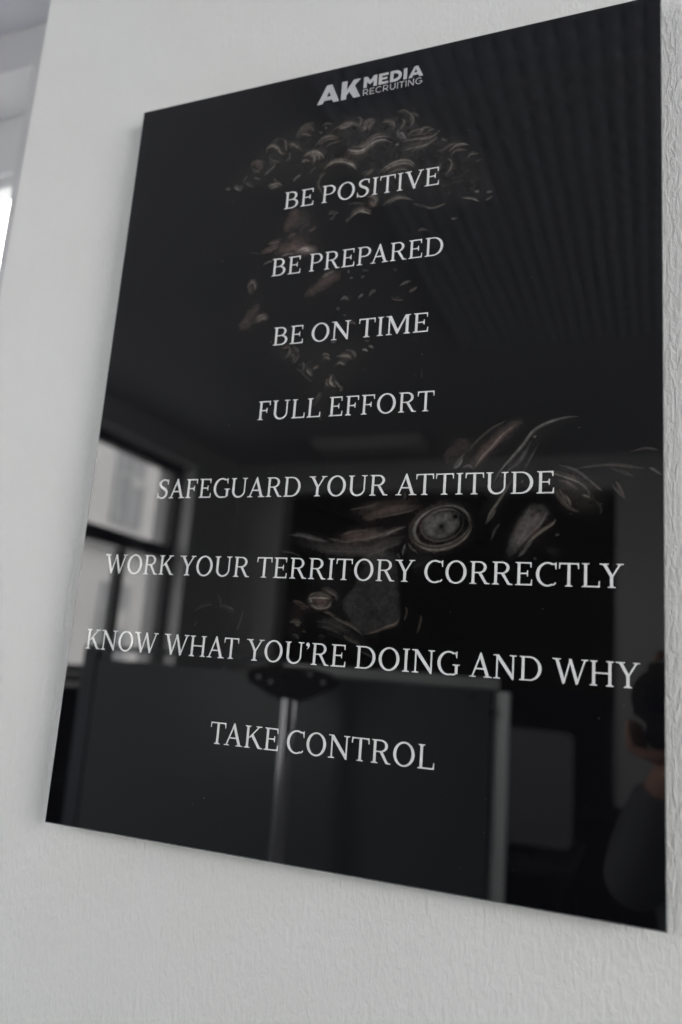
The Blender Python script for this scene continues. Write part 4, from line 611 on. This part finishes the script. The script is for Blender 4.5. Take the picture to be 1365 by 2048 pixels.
def P4(x0, y0, x1, y1): return [(x0, y0), (x1, y0), (x1, y1), (x0, y1)]
def slab(xa, xb, wa, wb, up=True, y=0, br=34):
    """serif: slab from xa to xb on line y, bracketed into a stem wa..wb"""
    s = 1 if up else -1
    pts = [(xa, y), (xb, y), (xb, y + s * (SF - 6))]
    for k in range(5):
        t = k / 4
        q = (1 - t) ** 2
        pts.append((wb + (xb - wb) * 0.55 * (1 - t) ** 1.5, y + s * (SF + br * (1 - (1 - t) ** 0.5 if t < 1 else 1))))
    for k in range(5):
        t = 1 - k / 4
        pts.append((wa + (xa - wa) * 0.55 * (1 - t) ** 1.5, y + s * (SF + br * (1 - (1 - t) ** 0.5 if t < 1 else 1))))
    pts.append((xa, y + s * (SF - 6)))
    return pts
def stem(xc, w=ST, y0=0, y1=700, bot=(62, 62), top=(62, 62)):
    a, b_ = xc - w / 2, xc + w / 2
    out = [P4(a, y0, b_, y1)]
    if bot: out.append(slab(a - bot[0], b_ + bot[1], a, b_, True, y0))
    if top: out.append(slab(a - top[0], b_ + top[1], a, b_, False, y1))
    return out
def band(cx, cy, rx, ry, a0, a1, wx, wy, n=40, sh=0):
    """elliptical stroke; wx = thickness at the sides, wy = at top and bottom"""
    q = []
    for k in range(n):
        pts = []
        for kk in (k, k + 1):
            a = math.radians(a0 + (a1 - a0) * kk / n)
            c, s = math.cos(a), math.sin(a)
            o_ = (cx + rx * c, cy + ry * s)
            i_ = (cx + (rx - wx) * c + sh * s, cy + (ry - wy) * s)
            pts.append((o_, i_))
        q.append([pts[0][0], pts[1][0], pts[1][1], pts[0][1]])
    return q
def cr_(pts, n=10):
    pts = [np.array(p, float) for p in pts]
    P = [2 * pts[0] - pts[1]] + pts + [2 * pts[-1] - pts[-2]]
    out = []
    for i in range(1, len(P) - 2):
        for k in range(n):
            t = k / n
            out.append(0.5 * ((2 * P[i]) + (-P[i - 1] + P[i + 1]) * t + (2 * P[i - 1] - 5 * P[i] + 4 * P[i + 1] - P[i + 2]) * t * t + (-P[i - 1] + 3 * P[i] - 3 * P[i + 1] + P[i + 2]) * t ** 3))
    out.append(pts[-1])
    return out
def brush(pts):
    """(x, y, width) centre line to a strip of quads"""
    c = cr_(pts)
    L, R = [], []
    for i in range(len(c)):
        d = c[min(i + 1, len(c) - 1)][:2] - c[max(i - 1, 0)][:2]
        d = d / (np.linalg.norm(d) + 1e-9)
        nrm = np.array((-d[1], d[0])) * c[i][2] / 2
        L.append(tuple(c[i][:2] + nrm)); R.append(tuple(c[i][:2] - nrm))
    return [[L[i], L[i + 1], R[i + 1], R[i]] for i in range(len(c) - 1)]
def diag(x0, y0, x1, y1, w): return [(x0 - w / 2, y0), (x0 + w / 2, y0), (x1 + w / 2, y1), (x1 - w / 2, y1)]
def arm_r(x, y, h, dirn, th=TH):
    """wedge serif ending a horizontal arm at x; dirn -1 hangs down, +1 stands up"""
    e = y if dirn < 0 else y
    return [(x - 62, y), (x, y), (x + 2, y + dirn * h), (x - 26, y + dirn * h), (x - 36, y + dirn * (th + 34)), (x - 60, y + dirn * th)]

G = {}
def g(c, adv, *parts):
    L = []
    for p in parts:
        if p and isinstance(p[0], tuple): L.append(p)
        else: L += p
    G[c] = (adv, L)
g('I', 300, stem(150))
g('E', 590, stem(150, top=(62, 0), bot=(62, 0)), P4(150, 0, 520, TH), P4(150, 700 - TH, 500, 700), P4(150, 338, 400, 338 + TH - 3),
  arm_r(535, 0, 175, 1), arm_r(510, 700, 160, -1), [(388, 270), (414, 270), (414, 455), (388, 455), (376, 392), (340, 383), (340, 340), (376, 330)])
g('F', 560, stem(150, top=(62, 0)), P4(150, 700 - TH, 490, 700), P4(150, 328, 390, 328 + TH - 3),
  arm_r(510, 700, 165, -1), [(378, 258), (404, 258), (404, 445), (378, 445), (366, 382), (330, 373), (330, 330), (366, 320)])
g('L', 575, stem(150, bot=(62, 0)), P4(150, 0, 520, TH), arm_r(540, 0, 190, 1))
g('T', 600, stem(300, top=None), P4(60, 700 - TH, 540, 700), arm_r(578, 700, 175, -1), [(600 - x, y) for x, y in arm_r(578, 700, 175, -1)][::-1])
g('H', 740, stem(150), stem(590), P4(150, 336, 590, 336 + TH))
g('O', 740, band(370, 350, 325, 364, 0, 360, 94, 50, 64, 0))
g('C', 655, band(375, 350, 330, 364, 58, 300, 94, 50, 50), brush([(533, 33, 50), (572, 62, 42), (608, 108, 34)]), brush([(535, 665, 52), (570, 650, 50), (598, 625, 40)]),
  [(596, 708), (624, 708), (626, 500), (600, 500), (590, 560), (572, 610)])
g('G', 715, band(375, 350, 330, 364, 58, 290, 94, 50, 50), brush([(480, 12, 50), (545, 26, 50), (612, 58, 46)]), brush([(535, 665, 52), (570, 650, 50), (598, 625, 40)]),
  [(596, 708), (624, 708), (626, 510), (600, 510), (590, 565), (572, 610)], P4(566, 40, 650, 300), slab(490, 712, 566, 650, False, 322))
g('D', 735, stem(150, top=(62, 0), bot=(62, 0)), P4(150, 0, 340, TH), P4(150, 700 - TH, 340, 700), band(335, 350, 350, 350, -90, 90, 94, TH, 40))
g('P', 600, stem(150, top=(62, 0)), P4(150, 700 - TH, 330, 700), P4(150, 308, 330, 308 + TH - 4), band(325, 504, 235, 196, -90, 90, 88, TH, 32))
g('B', 640, stem(150, top=(62, 0), bot=(62, 0)), P4(150, 700 - TH, 320, 700), P4(150, 348, 330, 348 + TH - 4), P4(150, 0, 340, TH),
  band(315, 524, 215, 176, -90, 90, 86, TH, 32), band(335, 196, 255, 196, -90, 90, 92, TH, 32))
g('R', 670, stem(150, top=(62, 0)), P4(150, 700 - TH, 330, 700), P4(150, 330, 330, 330 + TH - 4), band(325, 515, 225, 185, -90, 90, 88, TH, 32),
  [(296, 345), (392, 350), (560, 60), (600, 38), (655, 28), (655, 0), (520, 0), (500, 12)])
g('K', 690, stem(150), [(180, 318), (240, 318), (560, 676), (505, 676)], slab(430, 640, 500, 565, False, 700, 10),
  [(265, 385), (350, 440), (590, 70), (625, 40), (690, 30), (690, 0), (545, 0), (525, 14)])
g('A', 680, diag(92, 20, 318, 640, 50), [(262, 560), (318, 725), (352, 725), (604, 20), (504, 20), (300, 590)],
  P4(165, 226, 500, 226 + 43), slab(0, 195, 66, 118, True, 0, 14), slab(432, 680, 506, 606, True, 0, 18))
g('V', 680, diag(590, 680, 365, 60, 50), [(76, 680), (176, 680), (385, 118), (420, 30), (362, -14), (332, -14)],
  slab(0, 248, 74, 176, False, 700, 18), slab(485, 680, 565, 617, False, 700, 14))
g('W', 1010, [(76, 680), (174, 680), (352, 120), (372, 30), (326, -14), (296, -14)], diag(512, 690, 340, 40, 48),
  [(462, 700), (545, 700), (724, 120), (744, 30), (698, -14), (668, -14)], diag(918, 680, 712, 40, 48),
  slab(0, 246, 74, 176, False, 700, 18), slab(815, 1010, 895, 945, False, 700, 14))
g('Y', 650, [(80, 680), (180, 680), (372, 330), (372, 270), (282, 270), (282, 320)], diag(548, 680, 340, 310, 54), stem(327, 88, 0, 330, top=None),
  slab(0, 250, 78, 182, False, 700, 14), slab(455, 650, 520, 576, False, 700, 12))
g('N', 745, stem(137, 50, bot=(75, 75), top=None), stem(612, 50, bot=None, top=(78, 78)), [(60, 700), (190, 700), (638, 80), (638, -12), (590, -12), (112, 636)], P4(22, 700 - SF, 190, 700))
g('M', 880, stem(140, 50, bot=(75, 75), top=None), stem(735, 92, bot=(62, 62), top=None), [(60, 700), (205, 700), (455, 130), (420, 20), (395, 20), (118, 640)], P4(25, 700 - SF, 200, 700),
  [(400, 20), (430, 20), (689, 600), (689, 700), (668, 700), (385, 95)], slab(660, 850, 689, 781, False, 700, 20))
g('U', 725, stem(140, 90, 210, 700, bot=None), stem(590, 50, 210, 700, bot=None, top=(78, 78)), band(355, 240, 260, 254, 180, 270, 90, 58, 26), band(355, 240, 260, 254, 270, 360, 50, 58, 26))
g('S', 545, brush([(462, 612, 30), (420, 662, 42), (350, 688, 46), (255, 682, 56), (160, 630, 78), (128, 545, 90), (165, 455, 92), (270, 385, 96), (375, 320, 94), (432, 230, 92), (415, 115, 86), (335, 35, 62), (240, 10, 48), (150, 30, 46), (92, 90, 32)]),
  [(452, 700), (480, 700), (482, 520), (456, 520), (440, 600)], [(74, 0), (48, 0), (44, 195), (72, 195), (86, 120), (100, 60)])
g("'", 190, band(95, 640, 62, 62, 0, 360, 61.9, 61.9, 24), brush([(135, 640, 44), (135, 590, 40), (112, 530, 30), (72, 492, 16)]))

def glyph_mesh(polys):
    vs2, fs2 = [], []
    for p in polys:
        ar = sum(p[i][0] * p[(i + 1) % len(p)][1] - p[(i + 1) % len(p)][0] * p[i][1] for i in range(len(p)))
        if abs(ar) < 1e-3: continue
        if ar < 0: p = p[::-1]
        base = len(vs2)
        vs2 += [Vector((float(x), float(y))) for x, y in p]
        fs2.append(list(range(base, base + len(p))))
    r = delaunay_2d_cdt(vs2, [], fs2, 0, 1e-3)
    V, F, src = r[0], r[2], r[5]
    F = [f for f, s in zip(F, src) if len(s) > 0]
    return [(v.x, v.y) for v in V], F
GM = {c: (adv,) + glyph_mesh(p) for c, (adv, p) in G.items()}

CAPH = 20.6
LINES = [
    (169.3, 'BE POSITIVE', [(211.0, 246.2), (256.2, 387.2)]),
    (249.4, 'BE PREPARED', [(203.6, 238.0), (248.4, 395.4)]),
    (331.0, 'BE ON TIME', [(213.6, 248.5), (258.2, 301.8), (310.9, 384.5)]),
    (413.8, 'FULL EFFORT', [(203.9, 275.5), (285.0, 394.6)]),
    (496.9, 'SAFEGUARD YOUR ATTITUDE', [(90.6, 260.7), (269.5, 353.1), (361.2, 508.9)]),
    (579.7, 'WORK YOUR TERRITORY CORRECTLY', [(33.6, 122.3), (129.0, 212.0), (220.0, 384.9), (394.0, 567.6)]),
    (661.5, "KNOW WHAT YOU'RE DOING AND WHY", [(22.8, 113.2), (121.1, 208.2), (216.8, 322.4), (332.2, 431.1), (439.7, 501.8), (510.6, 580.5)]),
    (743.6, 'TAKE CONTROL', [(186.2, 260.6), (269.3, 412.2)]),
]
DLET = 0.00035
for base, txt, ext in LINES:
    V, F = [], []
    for word, (xa, xb) in zip(txt.split(' '), ext):
        # lay the word out in units, then fit to its measured extent
        cur = 0; items = []
        for i, c in enumerate(word):
            adv, gv, gf = GM[c]
            if i:
                pr = word[i - 1] + c
                cur -= {'AT': 60, 'TA': 60, 'AV': 60, 'AR': 0, 'LY': 55, 'RY': 20, 'YO': 25, 'PA': 45, 'AF': 10, "U'": 10, 'FO': 10, 'TT': -15, 'RT': 12, 'WH': 10, 'HA': -5, 'AN': 0, 'OW': 5, 'SA': 5, 'WO': 15, 'TO': 10, 'AK': 5, 'CT': -10}.get(pr, 0)
            items.append((cur, gv, gf)); cur += adv + 8
        allx = [x + c0 for c0, gv, gf in items for x, y in gv]
        mn, mxx = min(allx), max(allx)
        sx = (xb - xa) / (mxx - mn)
        sy = CAPH / 700
        for c0, gv, gf in items:
            b0 = len(V)
            V += [mmp(xa + (x + c0 - mn) * sx, base - y * sy, DLET) for x, y in gv]
            F += [tuple(b0 + k for k in f) for f in gf]
    o = obj('text_line', (V, F), M_white, sign)
    o['label'] = 'white capitals reading ' + txt

# ---- logo, in millimetres on the sign
def logo(name, polys, label):
    V, F = [], []
    # mirror y because millimetres run downwards
    gv, gf = glyph_mesh([[(x, -y) for x, y in p] for p in polys])
    V = [mmp(x, -y, DLET) for x, y in gv]
    o = obj(name, (V, [tuple(f) for f in gf]), M_logo, sign)
    o['label'] = label
def R4(x0, y0, x1, y1): return [(x0, y0), (x1, y0), (x1, y1), (x0, y1)]
A0 = [[(240.0, 44.3), (246.6, 44.3), (251.5, 36.3), (253.6, 30.0), (253.0, 21.0), (250.6, 21.0)], [(250.6, 21.0), (257.0, 21.0), (266.8, 44.3), (259.7, 44.3), (253.3, 28.6)],
      [(249.2, 35.8), (259.5, 35.8), (261.4, 40.6), (246.8, 40.6)]]
logo('logo_letter', A0, 'large bold grey letter A')
K0 = [R4(268.9, 21.0, 275.4, 44.3), [(275.0, 33.2), (282.8, 21.0), (291.4, 21.0), (282.2, 31.6), (275.0, 39.8)], [(279.2, 32.0), (284.6, 28.6), (292.0, 44.3), (284.0, 44.3), (278.2, 35.2)]]
logo('logo_letter', K0, 'large bold grey letter K')
m0, m1 = 21.1, 34.8
def band2(cx, cy, rx, ry, a0, a1, t, n=24):
    q = []
    for k in range(n):
        a = math.radians(a0 + (a1 - a0) * k / n); b2 = math.radians(a0 + (a1 - a0) * (k + 1) / n)
        q.append([(cx + rx * math.cos(a), cy + ry * math.sin(a)), (cx + rx * math.cos(b2), cy + ry * math.sin(b2)), (cx + (rx - t) * math.cos(b2), cy + (ry - t) * math.sin(b2)), (cx + (rx - t) * math.cos(a), cy + (ry - t) * math.sin(a))])
    return q
MED = [R4(295.0, m0, 298.9, m1), R4(306.7, m0, 310.7, m1), [(295.0, m0), (298.9, m0), (304.9, 29.2), (302.8, 31.6), (297.6, 26.5)], [(306.7, m0), (310.7, m0), (308.0, 26.5), (302.8, 31.6), (300.7, 29.2)],
       R4(312.6, m0, 316.5, m1), R4(312.6, m0, 323.6, m0 + 3.1), R4(312.6, 26.5, 322.6, 29.3), R4(312.6, m1 - 3.1, 323.8, m1),
       R4(325.7, m0, 329.6, m1), R4(325.7, m0, 331.8, m0 + 3.2), R4(325.7, m1 - 3.2, 331.8, m1)] + band2(331.6, (m0 + m1) / 2, 7.4, (m1 - m0) / 2, -90, 90, 3.6) + [
       R4(341.0, m0, 345.0, m1), [(346.6, m1), (350.8, m1), (354.6, 24.6), (353.2, m0)], [(353.2, m0), (357.0, m0), (363.2, m1), (358.9, m1), (353.9, 22.6)], [(350.2, 29.0), (359.4, 29.0), (360.6, 32.0), (349.2, 32.0)]]
logo('logo_word', MED, 'bold grey word MEDIA')
t_ = 0.95; r0, r1 = 36.6, 44.4
def Rr(x): return [R4(x, r0, x + t_, r1), R4(x, r0, x + 3.4, r0 + t_), R4(x, 40.8, x + 3.4, 40.8 + t_)] + band2(x + 3.2, (r0 + 41.75) / 2, 2.6, (41.75 - r0) / 2, -90, 90, t_, 14) + [[(x + 2.6, 41.4), (x + 3.8, 41.2), (x + 6.2, r1), (x + 5.0, r1)]]
def Er(x): return [R4(x, r0, x + t_, r1), R4(x, r0, x + 5.2, r0 + t_), R4(x, 40.0, x + 4.7, 40.0 + t_), R4(x, r1 - t_, x + 5.3, r1)]
def Ir(x): return [R4(x, r0, x + t_, r1)]
def Tr(x): return [R4(x, r0, x + 6.0, r0 + t_), R4(x + 2.5, r0, x + 2.5 + t_, r1)]
def Nr(x): return [R4(x, r0, x + t_, r1), R4(x + 5.6, r0, x + 5.6 + t_, r1), [(x, r0), (x + 1.15, r0), (x + 6.55, r1), (x + 5.4, r1)]]
def Ur(x): return [R4(x, r0, x + t_, 41.2), R4(x + 5.2, r0, x + 5.2 + t_, 41.2)] + band2(x + 3.08, 41.1, 3.08, 3.4, 0, 180, t_, 16)
def Cr(x): return band2(x + 3.9, 40.5, 3.9, 4.0, 45, 315, t_, 24)
def Gr(x): return band2(x + 3.9, 40.5, 3.9, 4.0, 30, 315, t_, 24) + [R4(x + 4.2, 40.4, x + 7.5, 40.4 + t_), R4(x + 6.6, 40.4, x + 7.5, 42.9)]
REC = Rr(295.1) + Er(303.0) + Cr(309.6) + Rr(318.3) + Ur(326.3) + Ir(334.4) + Tr(336.6) + Ir(344.0) + Nr(346.7) + Gr(354.9)
logo('logo_word', REC, 'thin grey word RECRUITING')

# ---- printed picture as vertex colours on a fine grid
ax0, ax1, ay0, ay1, st = 118.0, 599.0, 58.0, 668.0, 0.65
nx = int((ax1 - ax0) / st) + 1; nyy = int((ay1 - ay0) / st) + 1
gx = ax0 + np.arange(nx) * (ax1 - ax0) / (nx - 1); gy = ay0 + np.arange(nyy) * (ay1 - ay0) / (nyy - 1)
img = np.zeros((nyy, nx, 3))
TINT = {'g': (1.0, 0.94, 0.85), 'r': (1.0, 0.83, 0.75), 'n': (1.0, 0.98, 0.95), 'w': (1.0, 0.90, 0.86)}
def noise2(shape, cell):
    h, w_ = shape
    gh, gw = int(h / cell) + 3, int(w_ / cell) + 3
    a = rng.random((gh, gw))
    yy = np.arange(h) / cell; xx = np.arange(w_) / cell
    iy = yy.astype(int); ix = xx.astype(int); fy = yy - iy; fx = xx - ix
    fy = fy * fy * (3 - 2 * fy); fx = fx * fx * (3 - 2 * fx)
    A = a[iy][:, ix]; B_ = a[iy][:, ix + 1]; C_ = a[iy + 1][:, ix]; D_ = a[iy + 1][:, ix + 1]
    return (A * (1 - fx) + B_ * fx) * (1 - fy[:, None]) + (C_ * (1 - fx) + D_ * fx) * fy[:, None]
NZ = noise2((nyy, nx), 4) * .45 + noise2((nyy, nx), 9) * .35 + noise2((nyy, nx), 22) * .2
NF = noise2((nyy, nx), 2)
GX, GY = np.meshgrid(gx, gy)
def line_paint(pts, wid, inten, tint, soft):
    """pts (n,2) in mm, tapered soft line added to the picture by maximum"""
    lo = pts.min(0) - wid * 2.5 - 2; hi = pts.max(0) + wid * 2.5 + 2
    i0 = max(0, int((lo[0] - ax0) / st)); i1 = min(nx, int((hi[0] - ax0) / st) + 2)
    j0 = max(0, int((lo[1] - ay0) / st)); j1 = min(nyy, int((hi[1] - ay0) / st) + 2)
    if i1 <= i0 or j1 <= j0: return
    X = GX[j0:j1, i0:i1]; Y = GY[j0:j1, i0:i1]
    best = np.zeros(X.shape)
    n_ = len(pts)
    for k in range(n_ - 1):
        a, b_ = pts[k], pts[k + 1]
        d = b_ - a; L2 = (d ** 2).sum() + 1e-9
        t = np.clip(((X - a[0]) * d[0] + (Y - a[1]) * d[1]) / L2, 0, 1)
        dist = np.hypot(X - a[0] - t * d[0], Y - a[1] - t * d[1])
        s_ = (k + t) / (n_ - 1)
        tp = np.clip(np.minimum(s_, 1 - s_) * 4, 0, 1) ** 0.7
        wd = wid * (0.35 + 0.65 * tp)
        v = np.exp(-(dist / (wd * soft)) ** 2) * (0.25 + 0.75 * tp)
        best = np.maximum(best, v)
    best *= inten * (0.55 + 0.9 * NZ[j0:j1, i0:i1])
    for c in range(3):
        img[j0:j1, i0:i1, c] = np.maximum(img[j0:j1, i0:i1, c], best * TINT[tint][c]) + 0.25 * np.minimum(img[j0:j1, i0:i1, c], best * TINT[tint][c])
for S in STROKES:
    wid, inten, tint = S[0], S[1], S[2]
    p = [(S[3 + 2 * k], S[4 + 2 * k]) for k in range((len(S) - 3) // 2)]
    c = np.array(cr_(p, 6))
    dd = np.gradient(c, axis=0); nn = np.stack([-dd[:, 1], dd[:, 0]], 1); nn /= (np.linalg.norm(nn, axis=1, keepdims=True) + 1e-9)
    tt = np.linspace(0, 1, len(c))[:, None]
    if wid > 4.6:       # broad soft form
        line_paint(c, wid * 0.9, inten * 0.62, tint, 0.85)
        for q in range(5):
            off = (rng.random() - 0.5) * wid * 1.3
            i0 = int(rng.random() * 0.4 * len(c)); i1 = max(i0 + 4, int((1 - 0.4 * rng.random()) * len(c)))
            line_paint((c + nn * off)[i0:i1], 1.0, inten * 0.95 * rng.random(), tint, 1.1)
        continue
    # a lock of hair: a few separate strands with dark between them, over a faint body
    line_paint(c, wid * 0.9, inten * 0.25, tint, 1.0)
    ns = max(2, int(round(wid / 1.15)))
    lead = rng.integers(0, ns)
    for q in range(ns):
        off = ((q + 0.5) / ns - 0.5 + (rng.random() - 0.5) * 0.12) * wid * 1.35
        amp = 1.15 if q == lead else 0.35 + 0.5 * rng.random()
        a, b_ = (0.0, 1.0) if q == lead else (rng.random() * 0.35, 1 - rng.random() * 0.35)
        i0 = int(a * len(c)); i1 = max(i0 + 4, int(b_ * len(c)))
        prof = 0.2 + 0.8 * np.sin(np.pi * np.clip(tt, 0, 1)) ** 0.7
        line_paint((c + nn * off * prof)[i0:i1], 0.6 + 0.35 * (q == lead), inten * amp, tint, 1.0)
def inside(px, py, X, Y):
    r = np.zeros(X.shape, bool); n_ = len(px); j = n_ - 1
    for i in range(n_):
        c = ((py[i] > Y) != (py[j] > Y)) & (X < (px[j] - px[i]) * (Y - py[i]) / (py[j] - py[i] + 1e-12) + px[i])
        r ^= c; j = i
    return r
def blur(a, r):
    k = max(1, int(r)); 
    for _ in range(3):
        for ax in (0, 1):
            c = np.cumsum(np.concatenate([np.repeat(a.take([0], ax), k + 1, ax), a, np.repeat(a.take([-1], ax), k, ax)], ax), ax)
            n_ = a.shape[ax]
            a = (c.take(range(2 * k + 1, 2 * k + 1 + n_), ax) - c.take(range(0, n_), ax)) / (2 * k + 1)
    return a
# loose curls fading into the dark behind the drawn ones
lum = img[:, :, 0]
halo = blur(np.clip(lum * 3.0, 0, 1), 5 / st)
halo = np.clip(halo * 1.6, 0, 1)
ridge = 1 - np.abs(noise2((nyy, nx), 7) * 2 - 1)
ridge2 = 1 - np.abs(noise2((nyy, nx), 4) * 2 - 1)
fill = halo * (0.08 + 0.22 * ridge ** 3 * (0.4 + 0.6 * ridge2 ** 2))
for c, k in enumerate((1.0, 0.93, 0.86)): img[:, :, c] += fill * k * (1 - np.clip(lum * 2, 0, 1))
for Pq in POLYS:
    inten, tint, soft, tex = Pq[:4]
    xs = Pq[4::2]; ys = Pq[5::2]
    m = inside(xs, ys, GX, GY).astype(float)
    m = blur(m, soft / st * (0.6 if inten > 0.135 and tint == 'n' else 1.0)) * inten * np.clip(1 + tex * (NZ - 0.5) * 1.0 + tex * (NF - 0.5) * 0.12, 0, 3)
    for c in range(3): img[:, :, c] = np.maximum(img[:, :, c], m * TINT[tint][c]) + 0.5 * np.minimum(img[:, :, c], m * TINT[tint][c])
for x, y, r, k in SPOTS:
    m = 1 + k * np.exp(-((GX - x) ** 2 + (GY - y) ** 2) / (r * r))
    img *= np.clip(m, 0.05, 2)[:, :, None]
# intensity (display-like) to reflectance
colr = 0.0042 + 0.29 * np.clip(img, 0, 1.2) ** 1.5
colr[:, :, 2] += 0.0004
# fade at the border so that the picture dissolves into the black
fx = np.clip(np.minimum(GX - ax0, 2000) / 8, 0, 1); fy = np.clip(np.minimum(GY - ay0, ay1 - GY) / 8, 0, 1)
fd_ = (fx * fy)[:, :, None]
colr = 0.0042 * (1 - fd_) + colr * fd_
co = np.empty((nyy * nx, 3))
co[:, 0] = GX.ravel() / 1000 - 0.30; co[:, 1] = -0.00015; co[:, 2] = PH - GY.ravel() / 1000
me = bpy.data.meshes.new('printed_picture')
me.vertices.add(nx * nyy); me.vertices.foreach_set('co', co.ravel().astype(np.float32))
ii = (np.arange(nyy - 1)[:, None] * nx + np.arange(nx - 1)[None, :]).ravel()
quads = np.stack([ii, ii + nx, ii + nx + 1, ii + 1], 1).astype(np.int32)
me.loops.add(quads.size); me.loops.foreach_set('vertex_index', quads.ravel())
me.polygons.add(len(quads)); me.polygons.foreach_set('loop_start', np.arange(0, quads.size, 4, dtype=np.int32))
try: me.polygons.foreach_set('loop_total', np.full(len(quads), 4, dtype=np.int32))
except Exception: pass
me.update(calc_edges=True)
ca = me.color_attributes.new('print', 'FLOAT_COLOR', 'POINT')
ca.data.foreach_set('color', np.concatenate([colr.reshape(-1, 3), np.ones((nx * nyy, 1))], 1).ravel().astype(np.float32))
me.materials.append(M_art)
o = bpy.data.objects.new('printed_picture', me); col.objects.link(o); o.parent = sign

# dust on the gloss
vv, ff = [], []
for k in range(90):
    x, y = rng.uniform(15, 585), rng.uniform(60, 830)
    r = rng.uniform(0.12, 0.38); a0 = rng.uniform(0, 6.28); el = rng.uniform(1, 2.6)
    b0 = len(vv)
    for q in range(6):
        a = a0 + q * math.pi / 3
        u, v_ = r * el * math.cos(q * math.pi / 3), r * math.sin(q * math.pi / 3) * rng.uniform(0.6, 1.2)
        vv.append(mmp(x + u * math.cos(a0) - v_ * math.sin(a0), y + u * math.sin(a0) + v_ * math.cos(a0), 0.0006))
    ff.append(tuple(range(b0, b0 + 6)))
dust = obj('dust', (vv, ff), prin('dust_fleck', (0.13, 0.13, 0.12), 0.9), sign)
dust['kind'] = 'stuff'
